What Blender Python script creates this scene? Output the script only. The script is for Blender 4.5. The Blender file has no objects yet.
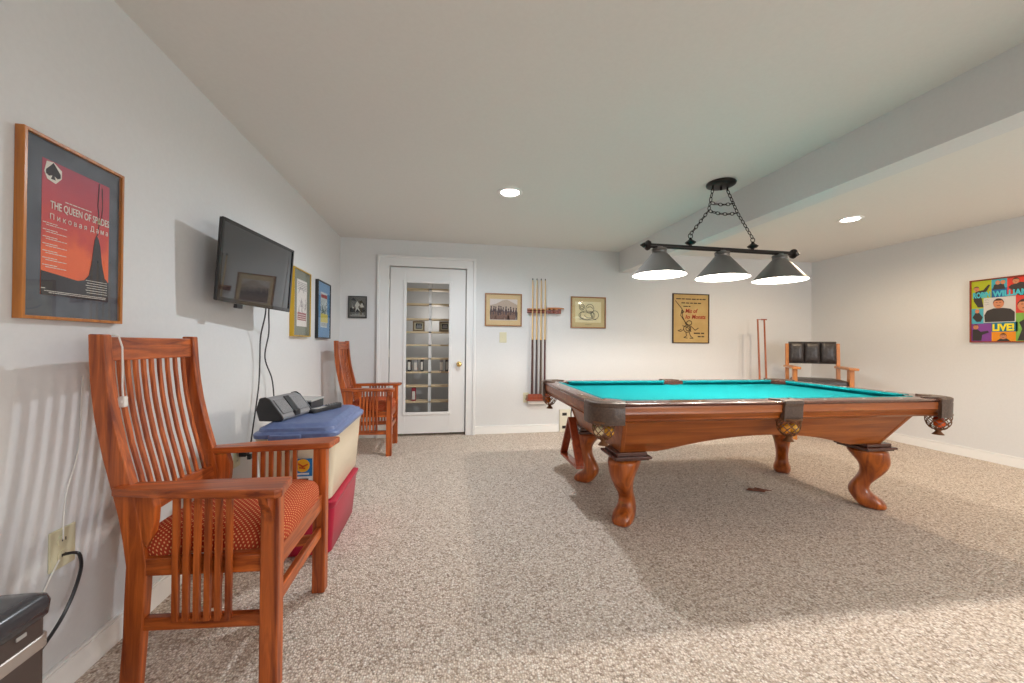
import bpy, bmesh, math, random
from mathutils import Vector, Matrix
random.seed(7)
S = bpy.context.scene
COL = S.collection
PI = math.pi
sin, cos = math.sin, math.cos

# ------------------------------------------------------------------ camera
F_PX, YAW, PITCH, ROLL, CAM_H = 382.43, .1782, .0069, .0084, 1.12
XL, XR, D, H, YR = -1.19, 5.32, 4.745, 2.357, -2.6      # room shell
fw = Vector((sin(YAW)*cos(PITCH), cos(YAW)*cos(PITCH), sin(PITCH)))
rt = Vector((cos(YAW), -sin(YAW), 0)); up = rt.cross(fw)
r2 = rt*cos(ROLL) + up*sin(ROLL); u2 = up*cos(ROLL) - rt*sin(ROLL)
cd = bpy.data.cameras.new('camera'); cd.sensor_width = 36; cd.lens = F_PX/1024*36
cd.clip_start = .02
cam = bpy.data.objects.new('camera', cd); COL.objects.link(cam)
M = Matrix.Identity(4)
for i in range(3):
    M[i][0] = r2[i]; M[i][1] = u2[i]; M[i][2] = -fw[i]
M[0][3], M[1][3], M[2][3] = 0, 0, CAM_H
cam.matrix_world = M
S.camera = cam

# ------------------------------------------------------------------ light and exposure
S.view_settings.view_transform = 'Standard'
S.view_settings.look = 'None'
S.view_settings.gamma = 1
S.view_settings.use_curve_mapping = False
S.view_settings.exposure = 0.45
S.cycles.use_denoising = True
S.cycles.max_bounces = 10
S.cycles.diffuse_bounces = 6
S.cycles.transparent_max_bounces = 16
S.cycles.sample_clamp_indirect = 6
W = bpy.data.worlds.new('world'); S.world = W; W.use_nodes = True
W.node_tree.nodes['Background'].inputs[0].default_value = (.75, .85, 1, 1)
W.node_tree.nodes['Background'].inputs[1].default_value = .6

def lamp(name, kind, loc, power, color, size=.05, rot=(0, 0, 0), **kw):
    l = bpy.data.lights.new(name, kind); l.energy = power; l.color = color
    if kind == 'AREA':
        l.shape = 'RECTANGLE'; l.size, l.size_y = size
    else:
        l.shadow_soft_size = size
    for k, v in kw.items(): setattr(l, k, v)
    o = bpy.data.objects.new(name, l); COL.objects.link(o)
    o.location = loc; o.rotation_euler = rot
    return o
COOL, WARM, NEUT = (.93, .97, 1.0), (1.0, .76, .51), (1.0, .95, .88)
# soft fill added behind the camera, set in a made-up window
lamp('rear_fill', 'AREA', (3.3, YR-.02, 1.35), 50, (.95, .97, 1.0), (1.4, 1.3), (PI/2, 0, 0))
# recessed ceiling downlights: fixtures are built further down at the same places
DOWNLIGHTS = [((.525, 3.06), 62, (.86, .93, 1.0)), ((3.86, 3.05), 43, WARM), ((4.95, 1.75), 20, WARM), ((.9, -1.0), 40, (.88, .94, 1.0)), ((3.86, -1.0), 32, NEUT)]  # last two are added fill behind the camera, out of view
for (x, y), p, c in DOWNLIGHTS:
    lamp('downlight_bulb', 'SPOT', (x, y, H-.035), p, c, .045, spot_size=math.radians(174), spot_blend=.5)
# the three bulbs of the pendant over the table
SHADES_X = (1.557, 2.077, 2.585); LAMP_Y = 2.57; RIM_Z = 1.635
for x in SHADES_X:
    lamp('pendant_bulb', 'POINT', (x, LAMP_Y, RIM_Z+.048), 23, (1, .90, .79), .02)
lamp('storage_fill', 'POINT', (-.1, D+1.1, 1.5), 5, (1, .95, .88), .06)  # added unseen lamp that brightens the closet behind the door

# ------------------------------------------------------------------ materials
def mat(name, col, rough=.5, metal=0, spec=.5, coat=0, emit=None, es=0):
    m = bpy.data.materials.new(name); m.use_nodes = True
    b = m.node_tree.nodes['Principled BSDF']
    b.inputs['Base Color'].default_value = (*col, 1)
    b.inputs['Roughness'].default_value = rough
    b.inputs['Metallic'].default_value = metal
    b.inputs['Specular IOR Level'].default_value = spec
    b.inputs['Coat Weight'].default_value = coat
    if emit:
        b.inputs['Emission Color'].default_value = (*emit, 1)
        b.inputs['Emission Strength'].default_value = es
    return m
def nd(m, t, **kw):
    n = m.node_tree.nodes.new(t)
    for k, v in kw.items():
        if k in n.inputs: n.inputs[k].default_value = v
        else: setattr(n, k, v)
    return n
def lk(m, a, b): m.node_tree.links.new(a, b)
def ramp(m, stops):
    n = m.node_tree.nodes.new('ShaderNodeValToRGB'); e = n.color_ramp.elements
    while len(e) < len(stops): e.new(.5)
    for i, (p, c) in enumerate(stops): e[i].position = p; e[i].color = (*c, 1)
    return n
def srgb(r, g, b):
    f = lambda c: (c/255/12.92) if c/255 <= .04045 else ((c/255+.055)/1.055)**2.4
    return (f(r), f(g), f(b))
def bsdf(m): return m.node_tree.nodes['Principled BSDF']
def speckle(name, c1, c2, scale, rough=.6, bump=0, detail=4, dist=.01, **kw):
    m = mat(name, c1, rough, **kw)
    tc = nd(m, 'ShaderNodeTexCoord'); n = nd(m, 'ShaderNodeTexNoise', Scale=scale, Detail=detail)
    lk(m, tc.outputs['Object'], n.inputs['Vector'])
    r = ramp(m, [(.35, c1), (.65, c2)]); lk(m, n.outputs['Fac'], r.inputs[0]); lk(m, r.outputs[0], bsdf(m).inputs['Base Color'])
    if bump:
        b = nd(m, 'ShaderNodeBump', Strength=bump, Distance=dist); lk(m, n.outputs['Fac'], b.inputs['Height']); lk(m, b.outputs[0], bsdf(m).inputs['Normal'])
    return m
def wood(name, c1, c2, axis, rough=.35, coat=.3, fine=1.0):
    m = mat(name, c1, rough, coat=coat)
    tc = nd(m, 'ShaderNodeTexCoord'); mp = nd(m, 'ShaderNodeMapping')
    sc = [38*fine]*3; sc['xyz'.index(axis)] = 2.6*fine; mp.inputs['Scale'].default_value = sc
    n = nd(m, 'ShaderNodeTexNoise', Scale=1.0, Detail=5, Distortion=.7, Roughness=.6)
    lk(m, tc.outputs['Object'], mp.inputs[0]); lk(m, mp.outputs[0], n.inputs['Vector'])
    mid = tuple((a+b)/2 for a, b in zip(c1, c2))
    r = ramp(m, [(.32, c1), (.5, mid), (.66, c2)]); lk(m, n.outputs['Fac'], r.inputs[0]); lk(m, r.outputs[0], bsdf(m).inputs['Base Color'])
    b = nd(m, 'ShaderNodeBump', Strength=.12, Distance=.003); lk(m, n.outputs['Fac'], b.inputs['Height']); lk(m, b.outputs[0], bsdf(m).inputs['Normal'])
    return m
def glass(name, tint=(1, 1, 1), ior=1.5):
    m = bpy.data.materials.new(name); m.use_nodes = True; nt = m.node_tree; nt.nodes.clear()
    o = nt.nodes.new('ShaderNodeOutputMaterial'); mx = nt.nodes.new('ShaderNodeMixShader'); fr = nt.nodes.new('ShaderNodeFresnel')
    t = nt.nodes.new('ShaderNodeBsdfTransparent'); g = nt.nodes.new('ShaderNodeBsdfGlossy')
    fr.inputs[0].default_value = ior; t.inputs[0].default_value = (*tint, 1); g.inputs['Roughness'].default_value = .01
    ge = nt.nodes.new('ShaderNodeNewGeometry'); mu = nt.nodes.new('ShaderNodeMath'); mu.operation = 'SUBTRACT'; mu.use_clamp = True
    nt.links.new(fr.outputs[0], mu.inputs[0]); nt.links.new(ge.outputs['Backfacing'], mu.inputs[1])
    nt.links.new(mu.outputs[0], mx.inputs[0]); nt.links.new(t.outputs[0], mx.inputs[1]); nt.links.new(g.outputs[0], mx.inputs[2]); nt.links.new(mx.outputs[0], o.inputs[0])
    return m

PAINT = speckle('wall_paint', (.70, .705, .705), (.715, .72, .72), 60, .75, .03)
CEIL = speckle('ceiling_paint', (.76, .745, .71), (.775, .76, .725), 60, .85, .03)
TRIM = mat('white_trim_paint', (.88, .88, .86), .4)
DOORW = mat('white_door_paint', (.78, .785, .78), .45)
def carpet():
    m = mat('berber_carpet', (.5, .45, .38), .95, spec=.1)
    tc = nd(m, 'ShaderNodeTexCoord'); mp = nd(m, 'ShaderNodeMapping'); mp.inputs['Scale'].default_value = (118, 118, 118)
    mp.inputs['Rotation'].default_value = (0, 0, .12)
    lk(m, tc.outputs['Object'], mp.inputs[0])
    v = nd(m, 'ShaderNodeTexVoronoi', Scale=1.0, Randomness=.85); lk(m, mp.outputs[0], v.inputs['Vector'])
    sp = nd(m, 'ShaderNodeSeparateColor'); lk(m, v.outputs['Color'], sp.inputs[0])
    n = nd(m, 'ShaderNodeTexNoise', Scale=2.2, Detail=3); lk(m, tc.outputs['Object'], n.inputs['Vector'])
    r = ramp(m, [(0, srgb(176, 160, 146)), (.25, srgb(226, 211, 196)), (.75, srgb(245, 234, 223)), (1, srgb(252, 246, 238))])
    lk(m, sp.outputs[0], r.inputs[0])
    dr = ramp(m, [(.2, (1, 1, 1)), (.7, (.55, .50, .46))]); lk(m, v.outputs['Distance'], dr.inputs[0])
    mx = nd(m, 'ShaderNodeMix', data_type='RGBA', blend_type='MULTIPLY'); mx.inputs[0].default_value = .85
    lk(m, r.outputs[0], mx.inputs[6]); lk(m, dr.outputs[0], mx.inputs[7])
    lk(m, mx.outputs[2], bsdf(m).inputs['Base Color'])
    b = nd(m, 'ShaderNodeBump', Strength=.9, Distance=.006, invert=True); lk(m, v.outputs['Distance'], b.inputs['Height']); lk(m, b.outputs[0], bsdf(m).inputs['Normal'])
    return m
CARPET = carpet()
OAK1, OAK2 = srgb(112, 42, 12), srgb(200, 102, 40)
OAK = {a: wood('red_oak_'+a, OAK1, OAK2, a, .38, .1) for a in 'xyz'}
MAH1, MAH2 = srgb(128, 62, 22), srgb(172, 96, 38)
MAH = {a: wood('table_wood_'+a, MAH1, MAH2, a, .36, .12, .6) for a in 'xyz'}
LEGW = wood('table_leg_wood', srgb(116, 48, 12), srgb(190, 100, 32), 'z', .28, .3, .6)
DARKW = {a: wood('dark_mahogany_'+a, srgb(58, 26, 18), srgb(92, 46, 32), a, .25, .5, .6) for a in 'xyz'}
CHERRY = wood('cherry_wood', srgb(120, 46, 24), srgb(160, 72, 38), 'z', .3, .4)
HONEY = {a: wood('honey_oak_'+a, srgb(168, 98, 44), srgb(205, 134, 66), a) for a in 'xyz'}
PINE = wood('pale_pine', srgb(205, 180, 140), srgb(226, 205, 168), 'x', .6, 0)
MAPLE = wood('maple_shaft', srgb(205, 170, 115), srgb(226, 195, 142), 'z', .35, .2)
FELT = speckle('teal_felt', srgb(0, 114, 120), srgb(0, 121, 127), 300, .9, .05, spec=.1)
LEATHER = speckle('brown_leather', srgb(74, 58, 48), srgb(92, 73, 61), 90, .38, .15)
BLACKLEATHER = speckle('black_leather', srgb(40, 36, 36), srgb(62, 56, 55), 30, .35, .25)
NETM = mat('pocket_net_leather', srgb(112, 72, 40), .5)
BRONZE = mat('dark_bronze', (.035, .03, .028), .35, .8)
SHADEM = mat('grey_shade_metal', (.17, .162, .152), .42, .4)
SHADEIN = mat('white_shade_inside', (.9, .9, .88), .5)
BULB = mat('bulb_glow', (1, 1, 1), .5, emit=(1, .95, .86), es=20)
DISC = mat('downlight_glow', (1, 1, 1), .5, emit=(1, .96, .9), es=14)
BLACKP = mat('black_plastic', (.018, .018, .02), .35)
DARKP = mat('charcoal_plastic', (.05, .048, .048), .4)
GREYP = mat('grey_plastic', (.22, .22, .23), .4)
SILVER = mat('silver_plastic', (.55, .55, .54), .35, .4)
WHITEP = mat('white_plastic', (.8, .79, .75), .4)
IVORY = mat('ivory_plate', srgb(214, 208, 176), .4)
BRASS = mat('brass', (.75, .52, .2), .2, 1)
GLASS = glass('clear_glass'); PICGLASS = glass('picture_glass', (1, 1, 1), 1.6)
def flatm(n, r, g, b, rough=.6): return mat(n, srgb(r, g, b), rough)
INK = flatm('black_ink', 34, 30, 28)

# ------------------------------------------------------------------ mesh helpers
class MB:
    def __init__(s): s.bm = bmesh.new()
    def face(s, vs):
        try: return s.bm.faces.new(vs)
        except ValueError: return None
    def hexa(s, p):      # p: 4 bottom then 4 top, counter-clockwise
        v = [s.bm.verts.new(q) for q in p]
        for f in ((3, 2, 1, 0), (4, 5, 6, 7), (0, 1, 5, 4), (1, 2, 6, 5), (2, 3, 7, 6), (3, 0, 4, 7)): s.face([v[i] for i in f])
        return s
    def box(s, x0, x1, y0, y1, z0, z1):
        return s.hexa([(x0, y0, z0), (x1, y0, z0), (x1, y1, z0), (x0, y1, z0), (x0, y0, z1), (x1, y0, z1), (x1, y1, z1), (x0, y1, z1)])
    def loft(s, rings, caps=True, closed=True):
        R = [[s.bm.verts.new(p) for p in r] for r in rings]; n = len(R[0])
        for a, b in zip(R, R[1:]):
            for i in range(n if closed else n-1):
                s.face([a[i], a[(i+1) % n], b[(i+1) % n], b[i]])
        if caps:
            s.face(R[0][::-1]); s.face(R[-1])
        return s
    def lathe(s, prof, c=(0, 0, 0), n=24, axis='z', caps=True):
        rings = []
        for r, z in prof:
            r = max(r, 1e-4); ring = []
            for i in range(n):
                a = 2*PI*i/n; x, y = r*cos(a), r*sin(a)
                p = {'z': (x, y, z), 'x': (z, x, y), 'y': (y, z, x)}[axis]
                ring.append((c[0]+p[0], c[1]+p[1], c[2]+p[2]))
            rings.append(ring)
        return s.loft(rings, caps)
    def tube(s, pts, r, n=8, caps=True):
        pts = [Vector(p) for p in pts]; rr = r if isinstance(r, (list, tuple)) else [r]*len(pts)
        rings = []; ref = None
        for i, p in enumerate(pts):
            t = (pts[min(i+1, len(pts)-1)]-pts[max(i-1, 0)]).normalized()
            if ref is None:
                ref = Vector((0, 0, 1)) if abs(t.z) < .9 else Vector((1, 0, 0))
            u = (ref - t*ref.dot(t)).normalized(); w = t.cross(u); ref = u
            rings.append([p+(u*cos(2*PI*k/n)+w*sin(2*PI*k/n))*rr[i] for k in range(n)])
        return s.loft(rings, caps)
    def ring(s, c, R, r, nrm='z', n=20, m=8, sx=1, sy=1, rot=None):
        rings = []
        for i in range(n):
            a = 2*PI*i/n; q = []
            for k in range(m):
                b = 2*PI*k/m; x = (R*sx+r*cos(b))*cos(a); y = (R*sy+r*cos(b))*sin(a); z = r*sin(b)
                p = Vector({'z': (x, y, z), 'x': (z, x, y), 'y': (y, z, x)}[nrm])
                if rot: p = rot @ p
                q.append(p+Vector(c))
            rings.append(q)
        rings.append(rings[0]); 
        V = [[s.bm.verts.new(p) for p in r_] for r_ in rings[:-1]]; V.append(V[0])
        for a, b in zip(V, V[1:]):
            for i in range(m): s.face([a[i], a[(i+1) % m], b[(i+1) % m], b[i]])
        return s
    def prism(s, poly, axis, a0, a1):   # poly of 2-D points, extruded along axis
        def P(p, a): return {'x': (a, p[0], p[1]), 'y': (p[0], a, p[1]), 'z': (p[0], p[1], a)}[axis]
        return s.loft([[P(p, a0) for p in poly], [P(p, a1) for p in poly]])
    def sphere(s, c, r, n=16, sc=(1, 1, 1)):
        m = n//2
        rings = [[(c[0]+sc[0]*r*sin(PI*j/m)*cos(2*PI*i/n), c[1]+sc[1]*r*sin(PI*j/m)*sin(2*PI*i/n), c[2]-sc[2]*r*cos(PI*j/m)) for i in range(n)] for j in range(1, m)]
        s.loft(rings, False)
        return s.capsph(rings, (c[0], c[1], c[2]-sc[2]*r), (c[0], c[1], c[2]+sc[2]*r))
    def capsph(s, rings, lo, hi):
        for ring, p in ((rings[0], lo), (rings[-1], hi)):
            v = s.bm.verts.new(p); R = [s.bm.verts.new(q) for q in ring]
            for i in range(len(R)): s.face([R[i], R[(i+1) % len(R)], v])
        return s
    # flat shapes on a picture: x right, z up, facing -y
    def flat(s, poly, y, t=.0006):
        return s.prism(poly, 'y', y, y-t)
    def rect(s, x0, x1, z0, z1, y, t=.0006): return s.flat([(x0, z0), (x1, z0), (x1, z1), (x0, z1)], y, t)
    def disc(s, x, z, r, y, rz=None, n=14, t=.0006):
        rz = rz or r
        return s.flat([(x+r*cos(2*PI*i/n), z+rz*sin(2*PI*i/n)) for i in range(n)], y, t)
    def stroke(s, pts, w, y, t=.0005):
        for (x0, z0), (x1, z1) in zip(pts, pts[1:]):
            l = math.hypot(x1-x0, z1-z0) or 1e-6; nx, nz = -(z1-z0)/l*w/2, (x1-x0)/l*w/2; ex, ez = (x1-x0)/l*w*.3, (z1-z0)/l*w*.3
            s.flat([(x0-nx-ex, z0-nz-ez), (x1-nx+ex, z1-nz+ez), (x1+nx+ex, z1+nz+ez), (x0+nx-ex, z0+nz-ez)], y, t)
        return s
    def build(s, name, m, parent=None, bevel=0, smooth=False, seg=2, weld=True):
        if weld: bmesh.ops.remove_doubles(s.bm, verts=s.bm.verts, dist=1e-5)
        bmesh.ops.recalc_face_normals(s.bm, faces=s.bm.faces)
        me = bpy.data.meshes.new(name); s.bm.to_mesh(me); s.bm.free()
        me.materials.append(m)
        if smooth:
            for p in me.polygons: p.use_smooth = True
            me.set_sharp_from_angle(angle=math.radians(42))
        o = bpy.data.objects.new(name, me); COL.objects.link(o)
        if parent: o.parent = parent
        if bevel:
            b = o.modifiers.new('bevel', 'BEVEL'); b.width = bevel; b.segments = seg; b.limit_method = 'ANGLE'; b.angle_limit = math.radians(40)
            b.harden_normals = False
        return o

def tag(o, label, cat, group=None, kind=None):
    o['label'] = label; o['category'] = cat
    if group: o['group'] = group
    if kind: o['kind'] = kind
    return o
def thing(name, label, cat, loc=(0, 0, 0), rz=0, group=None, kind=None):
    o = bpy.data.objects.new(name, None); COL.objects.link(o); o.empty_display_size = .05
    o.location = loc; o.rotation_euler = (0, 0, rz)
    return tag(o, label, cat, group, kind)
def copy_thing(src, loc, label, rz=None):
    def rec(o, par):
        c = o.copy(); COL.objects.link(c); c.parent = par
        for ch in KIDS[o]: KIDS.setdefault(c, []); rec(ch, c)
        return c
    global KIDS
    KIDS = {}
    for o in bpy.data.objects:
        KIDS.setdefault(o, [])
        if o.parent: KIDS.setdefault(o.parent, []).append(o)
    c = rec(src, None); c.location = loc; c['label'] = label
    if rz is not None: c.rotation_euler = (0, 0, rz)
    return c
def text(name, s, m, parent, x0, z0, w, h, y, t=.0006, font_shear=0, bold=0):
    cu = bpy.data.curves.new(name, 'FONT'); cu.body = s; cu.size = 1; cu.extrude = .001; cu.shear = font_shear; cu.offset = bold
    cu.resolution_u = 3
    o = bpy.data.objects.new(name, cu); COL.objects.link(o)
    bpy.context.view_layer.update()
    me = bpy.data.meshes.new_from_object(o.evaluated_get(bpy.context.evaluated_depsgraph_get()))
    bpy.data.objects.remove(o); bpy.data.curves.remove(cu)
    xs = [v.co.x for v in me.vertices]; ys = [v.co.y for v in me.vertices]
    ax, bx, ay, by = min(xs), max(xs), min(ys), max(ys)
    for v in me.vertices:
        X = x0+(v.co.x-ax)/(bx-ax)*w; Z = z0+(v.co.y-ay)/(by-ay)*h
        v.co = Vector((X, y-(t if v.co.z > 0 else 0), Z))
    me.materials.clear(); me.materials.append(m); me.name = name
    q = bpy.data.objects.new(name, me); COL.objects.link(q); q.parent = parent
    return q

# ------------------------------------------------------------------ room shell
def struct(name, mb, m, label, cat, parent=None, **kw):
    o = mb.build(name, m, parent, **kw); o['kind'] = 'structure'
    if not parent: o['label'] = label; o['category'] = cat
    return o
DX0, DX1, DZ1 = -.625, .267, 2.03            # door slab
CX0, CX1, CZ1 = -.77, .392, 2.165            # outer edge of its casing
struct('floor', MB().box(XL-.15, XR+.15, YR-.15, D+.16, -.06, 0), CARPET, 'beige looped carpet covering the whole floor', 'carpet')
struct('ceiling', MB().box(XL-.15, XR+.15, YR-.15, D+.16, H, H+.08), CEIL, 'plain off-white ceiling with round downlights in it', 'ceiling')
struct('wall_left', MB().box(XL-.12, XL, YR, D, 0, H), PAINT, 'white wall carrying the television and the red poster', 'wall')
struct('wall_right', MB().box(XR, XR+.12, YR, D, 0, H), PAINT, 'white wall carrying the colourful comedy poster', 'wall')
struct('wall_back', MB().box(XL-.12, DX0-.02, D, D+.12, 0, H).box(DX1+.02, XR+.12, D, D+.12, 0, H).box(DX0-.02, DX1+.02, D, D+.12, DZ1+.02, H),
       PAINT, 'white wall with the glass door and the cue rack', 'wall')
wx0, wx1, wz0, wz1 = 2.6, 4.0, .7, 2.0
struct('wall_rear', MB().box(XL-.12, wx0, YR-.12, YR, 0, H).box(wx1, XR+.12, YR-.12, YR, 0, H).box(wx0, wx1, YR-.12, YR, 0, wz0).box(wx0, wx1, YR-.12, YR, wz1, H),
       PAINT, 'white wall with a made-up window opening opposite the glass door', 'wall')
wn = thing('fill_window_1', 'made-up white-framed window around the fill light opposite the glass door', 'window', (0, YR-.06, 0), 0, None, 'structure')  # made-up window, built only around the rear fill light
mb = MB()
for x in (wx0, (wx0+wx1)/2-.025, wx1-.05): mb.box(x, x+.05, -.03, .03, wz0, wz1)
mb.box(wx0, wx1, -.03, .03, wz0, wz0+.05).box(wx0, wx1, -.03, .03, wz1-.05, wz1)
mb.build('fill_window_frame', TRIM, wn)
struct('ceiling_beam', MB().box(2.295, 2.4535, YR, D, 2.078, H), PAINT, 'white boxed beam crossing the ceiling beside the billiard lamp', 'beam')
def base(name, pts, label):
    mb = MB()
    for (x0, x1, y0, y1) in pts: mb.box(x0, x1, y0, y1, 0, .088).box(x0, x1, y0, y1, .09, .1)
    return struct(name, mb, TRIM, label, 'baseboard', bevel=.003)
base('baseboard_left', [(XL, XL+.014, YR, D)], 'white baseboard under the television wall')
base('baseboard_right', [(XR-.014, XR, YR, D)], 'white baseboard under the comedy poster wall')
base('baseboard_back', [(XL+.014, CX0, D-.014, D), (CX1, 1.47, D-.014, D), (1.64, XR-.014, D-.014, D)], 'white baseboard along the cue rack wall')
# door casing
struct('trim_1', MB().prism([(CX0, 0), (DX0-.012, 0), (DX0-.012, DZ1+.012), (DX1+.012, DZ1+.012), (DX1+.012, 0), (CX1, 0), (CX1, CZ1), (CX0, CZ1)], 'y', D-.03, D+.02)
       .prism([(CX0, 0), (CX0+.03, 0), (CX0+.03, CZ1-.03), (CX1-.03, CZ1-.03), (CX1-.03, 0), (CX1, 0), (CX1, CZ1), (CX0, CZ1)], 'y', D-.045, D-.03),
       DOORW, 'wide white casing around the glass door', 'door casing', bevel=.003)
GX0, GX1, GZ0, GZ1 = -.445, .075, .285, 1.855
dr = thing('door_1', 'white door with a tall glass pane and brass knob', 'door', (0, D, 0), 0, None, 'structure')
MB().box(DX0, GX0, .0, .04, .035, DZ1).box(GX1, DX1, .0, .04, .035, DZ1).box(GX0, GX1, .0, .04, .035, GZ0).box(GX0, GX1, .0, .04, GZ1, DZ1).build('door_panel', DOORW, dr, .002)
w = .028
MB().prism([(GX0-w, GZ0-w), (GX1+w, GZ0-w), (GX1+w, GZ1+w), (GX0-w, GZ1+w)], 'y', -.008, 0).bm.free()
mb = MB()
for (a, b, c, d) in ((GX0-w, GX0+.006, GZ0-w, GZ1+w), (GX1-.006, GX1+w, GZ0-w, GZ1+w), (GX0+.006, GX1-.006, GZ0-w, GZ0+.006), (GX0+.006, GX1-.006, GZ1-.006, GZ1+w)):
    mb.box(a, b, -.012, .0, c, d)
mb.build('glazing_bead', DOORW, dr, .004)
MB().box(GX0-.004, GX1+.004, .014, .018, GZ0-.004, GZ1+.004).build('glass_pane', GLASS, dr)
k = MB().lathe([(.032, 0), (.032, -.006), (.014, -.012), (.012, -.035), (.026, -.045), (.031, -.06), (.024, -.074), (.001, -.078)], (.195, 0, .87), 20, 'y').build('door_knob', BRASS, dr, smooth=True)
for z in (1.83, 1.0, .25):
    MB().box(DX0-.016, DX0-.004, -.034, -.006, z-.045, z+.045).build('hinge', WHITEP, dr, .002)
# storage closet behind the door glass, read from an unclear reflection
closet = flatm('closet_paint', 186, 186, 186)
struct('wall_closet', MB().box(XL, XL+.05, D+.16, D+1.5, 0, H).box(1.2, 1.25, D+.16, D+1.5, 0, H).box(XL, 1.25, D+1.5, D+1.55, 0, H)
       .box(XL, 1.25, D+.16, D+1.55, -.06, -.001).box(XL, 1.25, D+.16, D+1.55, H, H+.05), closet, 'grey walls of the closet behind the glass door', 'wall')
rk = thing('storage_rack', 'tall rack of narrow pale shelves behind the door glass', 'rack', (0, D+.35, 0))
def door_z(v, dep): return CAM_H - (v-345)/F_PX*dep
dep = .984*(D+.35)-.03
shz = [door_z(v, dep) for v in (290, 305, 320, 333, 346, 359.5, 373, 387, 402.5)]
for z in shz:
    MB().box(-.62, .22, 0, .16, z-.022, z).build('shelf', PINE, rk, .002)
for x in (-.62, -.17, .22):
    MB().box(x-.018, x+.018, .0, .03, 0, 2.1).box(x-.018, x+.018, .15, .18, 0, 2.1).build('upright', TRIM, rk, .002)
def closet_pic(x, lab):  # solid pictures in place of ones mirrored in the door glass
    t = thing('reflection_picture', lab, 'picture', (x, D+.39, shz[3]), 0, 'pictures standing in for reflections')
    wd, ht = .15, .135
    mb = MB()
    for (a, b, c, d) in ((-wd/2, -wd/2+.02, 0, ht), (wd/2-.02, wd/2, 0, ht), (-wd/2+.02, wd/2-.02, 0, .02), (-wd/2+.02, wd/2-.02, ht-.02, ht)): mb.box(a, b, -.012, .006, c, d)
    mb.build('frame', flatm('tan_frame', 120, 100, 70), t, .002)
    MB().box(-wd/2+.01, wd/2-.01, 0, .004, .01, ht-.01).build('mat_board', flatm('cream_mat', 190, 180, 150), t)
    MB().rect(-.04, .04, .035, .105, -.0005).build('photo', flatm('dark_photo', 30, 30, 34), t)
    MB().rect(-.03, .035, .045, .07, -.0012).disc(-.012, .08, .012, -.0012).disc(.016, .082, .012, -.0012).build('photo_figures', flatm('photo_grey', 130, 130, 130), t)
closet_pic(-.315, 'small framed picture standing in for a reflection in the hinge half of the door glass')
closet_pic(.02, 'small framed picture standing in for a reflection in the knob half of the door glass')
zb = shz[7]
def binder(x, w_, h_, z, col, lab, nm='reflection_binder'):  # solid binders in place of dark shapes mirrored in the door glass
    t = thing(nm, lab, 'binder', (x, D+.37, z), 0, 'binders standing in for reflections')
    MB().box(-w_/2, w_/2, 0, .11, 0, h_).build('cover', col, t, .003)
    MB().box(-w_/2+.006, w_/2-.006, -.004, 0, h_*.12, h_*.75).build('spine_label', flatm('paper_label', 215, 210, 200), t)
bl = flatm('black_binder', 44, 42, 44); rd = flatm('red_binder', 150, 40, 55); gr = flatm('grey_binder', 150, 150, 152)
binder(-.43, .045, .165, shz[6], bl, 'black binder standing in for a reflection at the hinge end of a rack shelf behind glass')
binder(-.35, .05, .155, shz[6], gr, 'grey binder standing in for a reflection beside a black one behind the door glass')
binder(-.27, .04, .165, shz[6], bl, 'black binder for a reflection, standing right of a grey one behind the door glass')
binder(-.02, .05, .16, shz[6], gr, 'grey binder standing in for a reflection at the knob side of a rack shelf behind glass')
binder(.05, .04, .165, shz[6], bl, 'black binder standing in for a reflection at the knob side of a rack shelf behind glass')
binder(-.37, .05, .17, shz[8], rd, 'red binder standing in for a reflection low on the rack behind the door glass')

# ------------------------------------------------------------------ pool table
TA = -.032
tb = thing('pool_table', 'pool table with teal felt, brown wood body and carved legs', 'pool table', (2.037, 2.595, 0), TA)
L2, W2, TZ = 1.207, .69, .80
def frame_loft(prof, ch, closed_ring=True):
    mb = MB()
    rings = []
    for off, z in prof:
        a, b = L2+off, W2+off
        rings.append([(-a+ch, -b, z), (a-ch, -b, z), (a, -b+ch, z), (a, b-ch, z), (a-ch, b, z), (-a+ch, b, z), (-a, b-ch, z), (-a, -b+ch, z)])
    rings.append(rings[0])
    return mb.loft(rings, False)
frame_loft([(-.135, .77), (-.135, TZ), (-.02, TZ), (-.006, TZ-.003), (0, TZ-.010), (-.004, TZ-.018), (-.03, TZ-.020)], .10).build('rail_cap', DARKW['x'], tb, smooth=True)
frame_loft([(-.03, TZ-.018), (-.012, TZ-.020), (-.010, TZ-.034), (-.014, TZ-.05), (-.010, TZ-.062), (-.022, TZ-.074), (-.036, TZ-.092), (-.032, TZ-.10), (-.045, TZ-.112), (-.15, TZ-.112)], .10).build('apron', MAH['x'], tb, smooth=True)
MB().box(-L2+.10, L2-.10, -W2+.10, W2-.10, .70, .766).build('bed_cloth', FELT, tb)
# cushions: six cloth noses between the pockets
def cushion(p0, p1, inward):
    p0, p1 = Vector(p0), Vector(p1); t = (p1-p0).normalized(); n = Vector((inward[0], inward[1], 0))
    def ring(p, s): return [p+Vector((0, 0, TZ-.001)), p+n*.012+Vector((0, 0, TZ+.003)), p+n*.052+t*s*.045+Vector((0, 0, TZ-.004)), p+n*.052+t*s*.045+Vector((0, 0, TZ-.012)), p+n*.02+t*s*.02+Vector((0, 0, .766)), p+Vector((0, 0, .766))]
    MB().loft([ring(p0, 1), ring(p1, -1)]).build('cushion', FELT, tb, .002)
ry, rx = W2-.115, L2-.115
for sy in (-1, 1):
    for sx in (-1, 1):
        cushion((sx*(L2-.20), sy*ry, 0), (sx*.075, sy*ry, 0), (0, -sy)) if sx < 0 else cushion((sx*.075, sy*ry, 0), (sx*(L2-.20), sy*ry, 0), (0, -sy))
for sx in (-1, 1): cushion((sx*rx, -W2+.20, 0), (sx*rx, W2-.20, 0), (-sx, 0))
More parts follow.
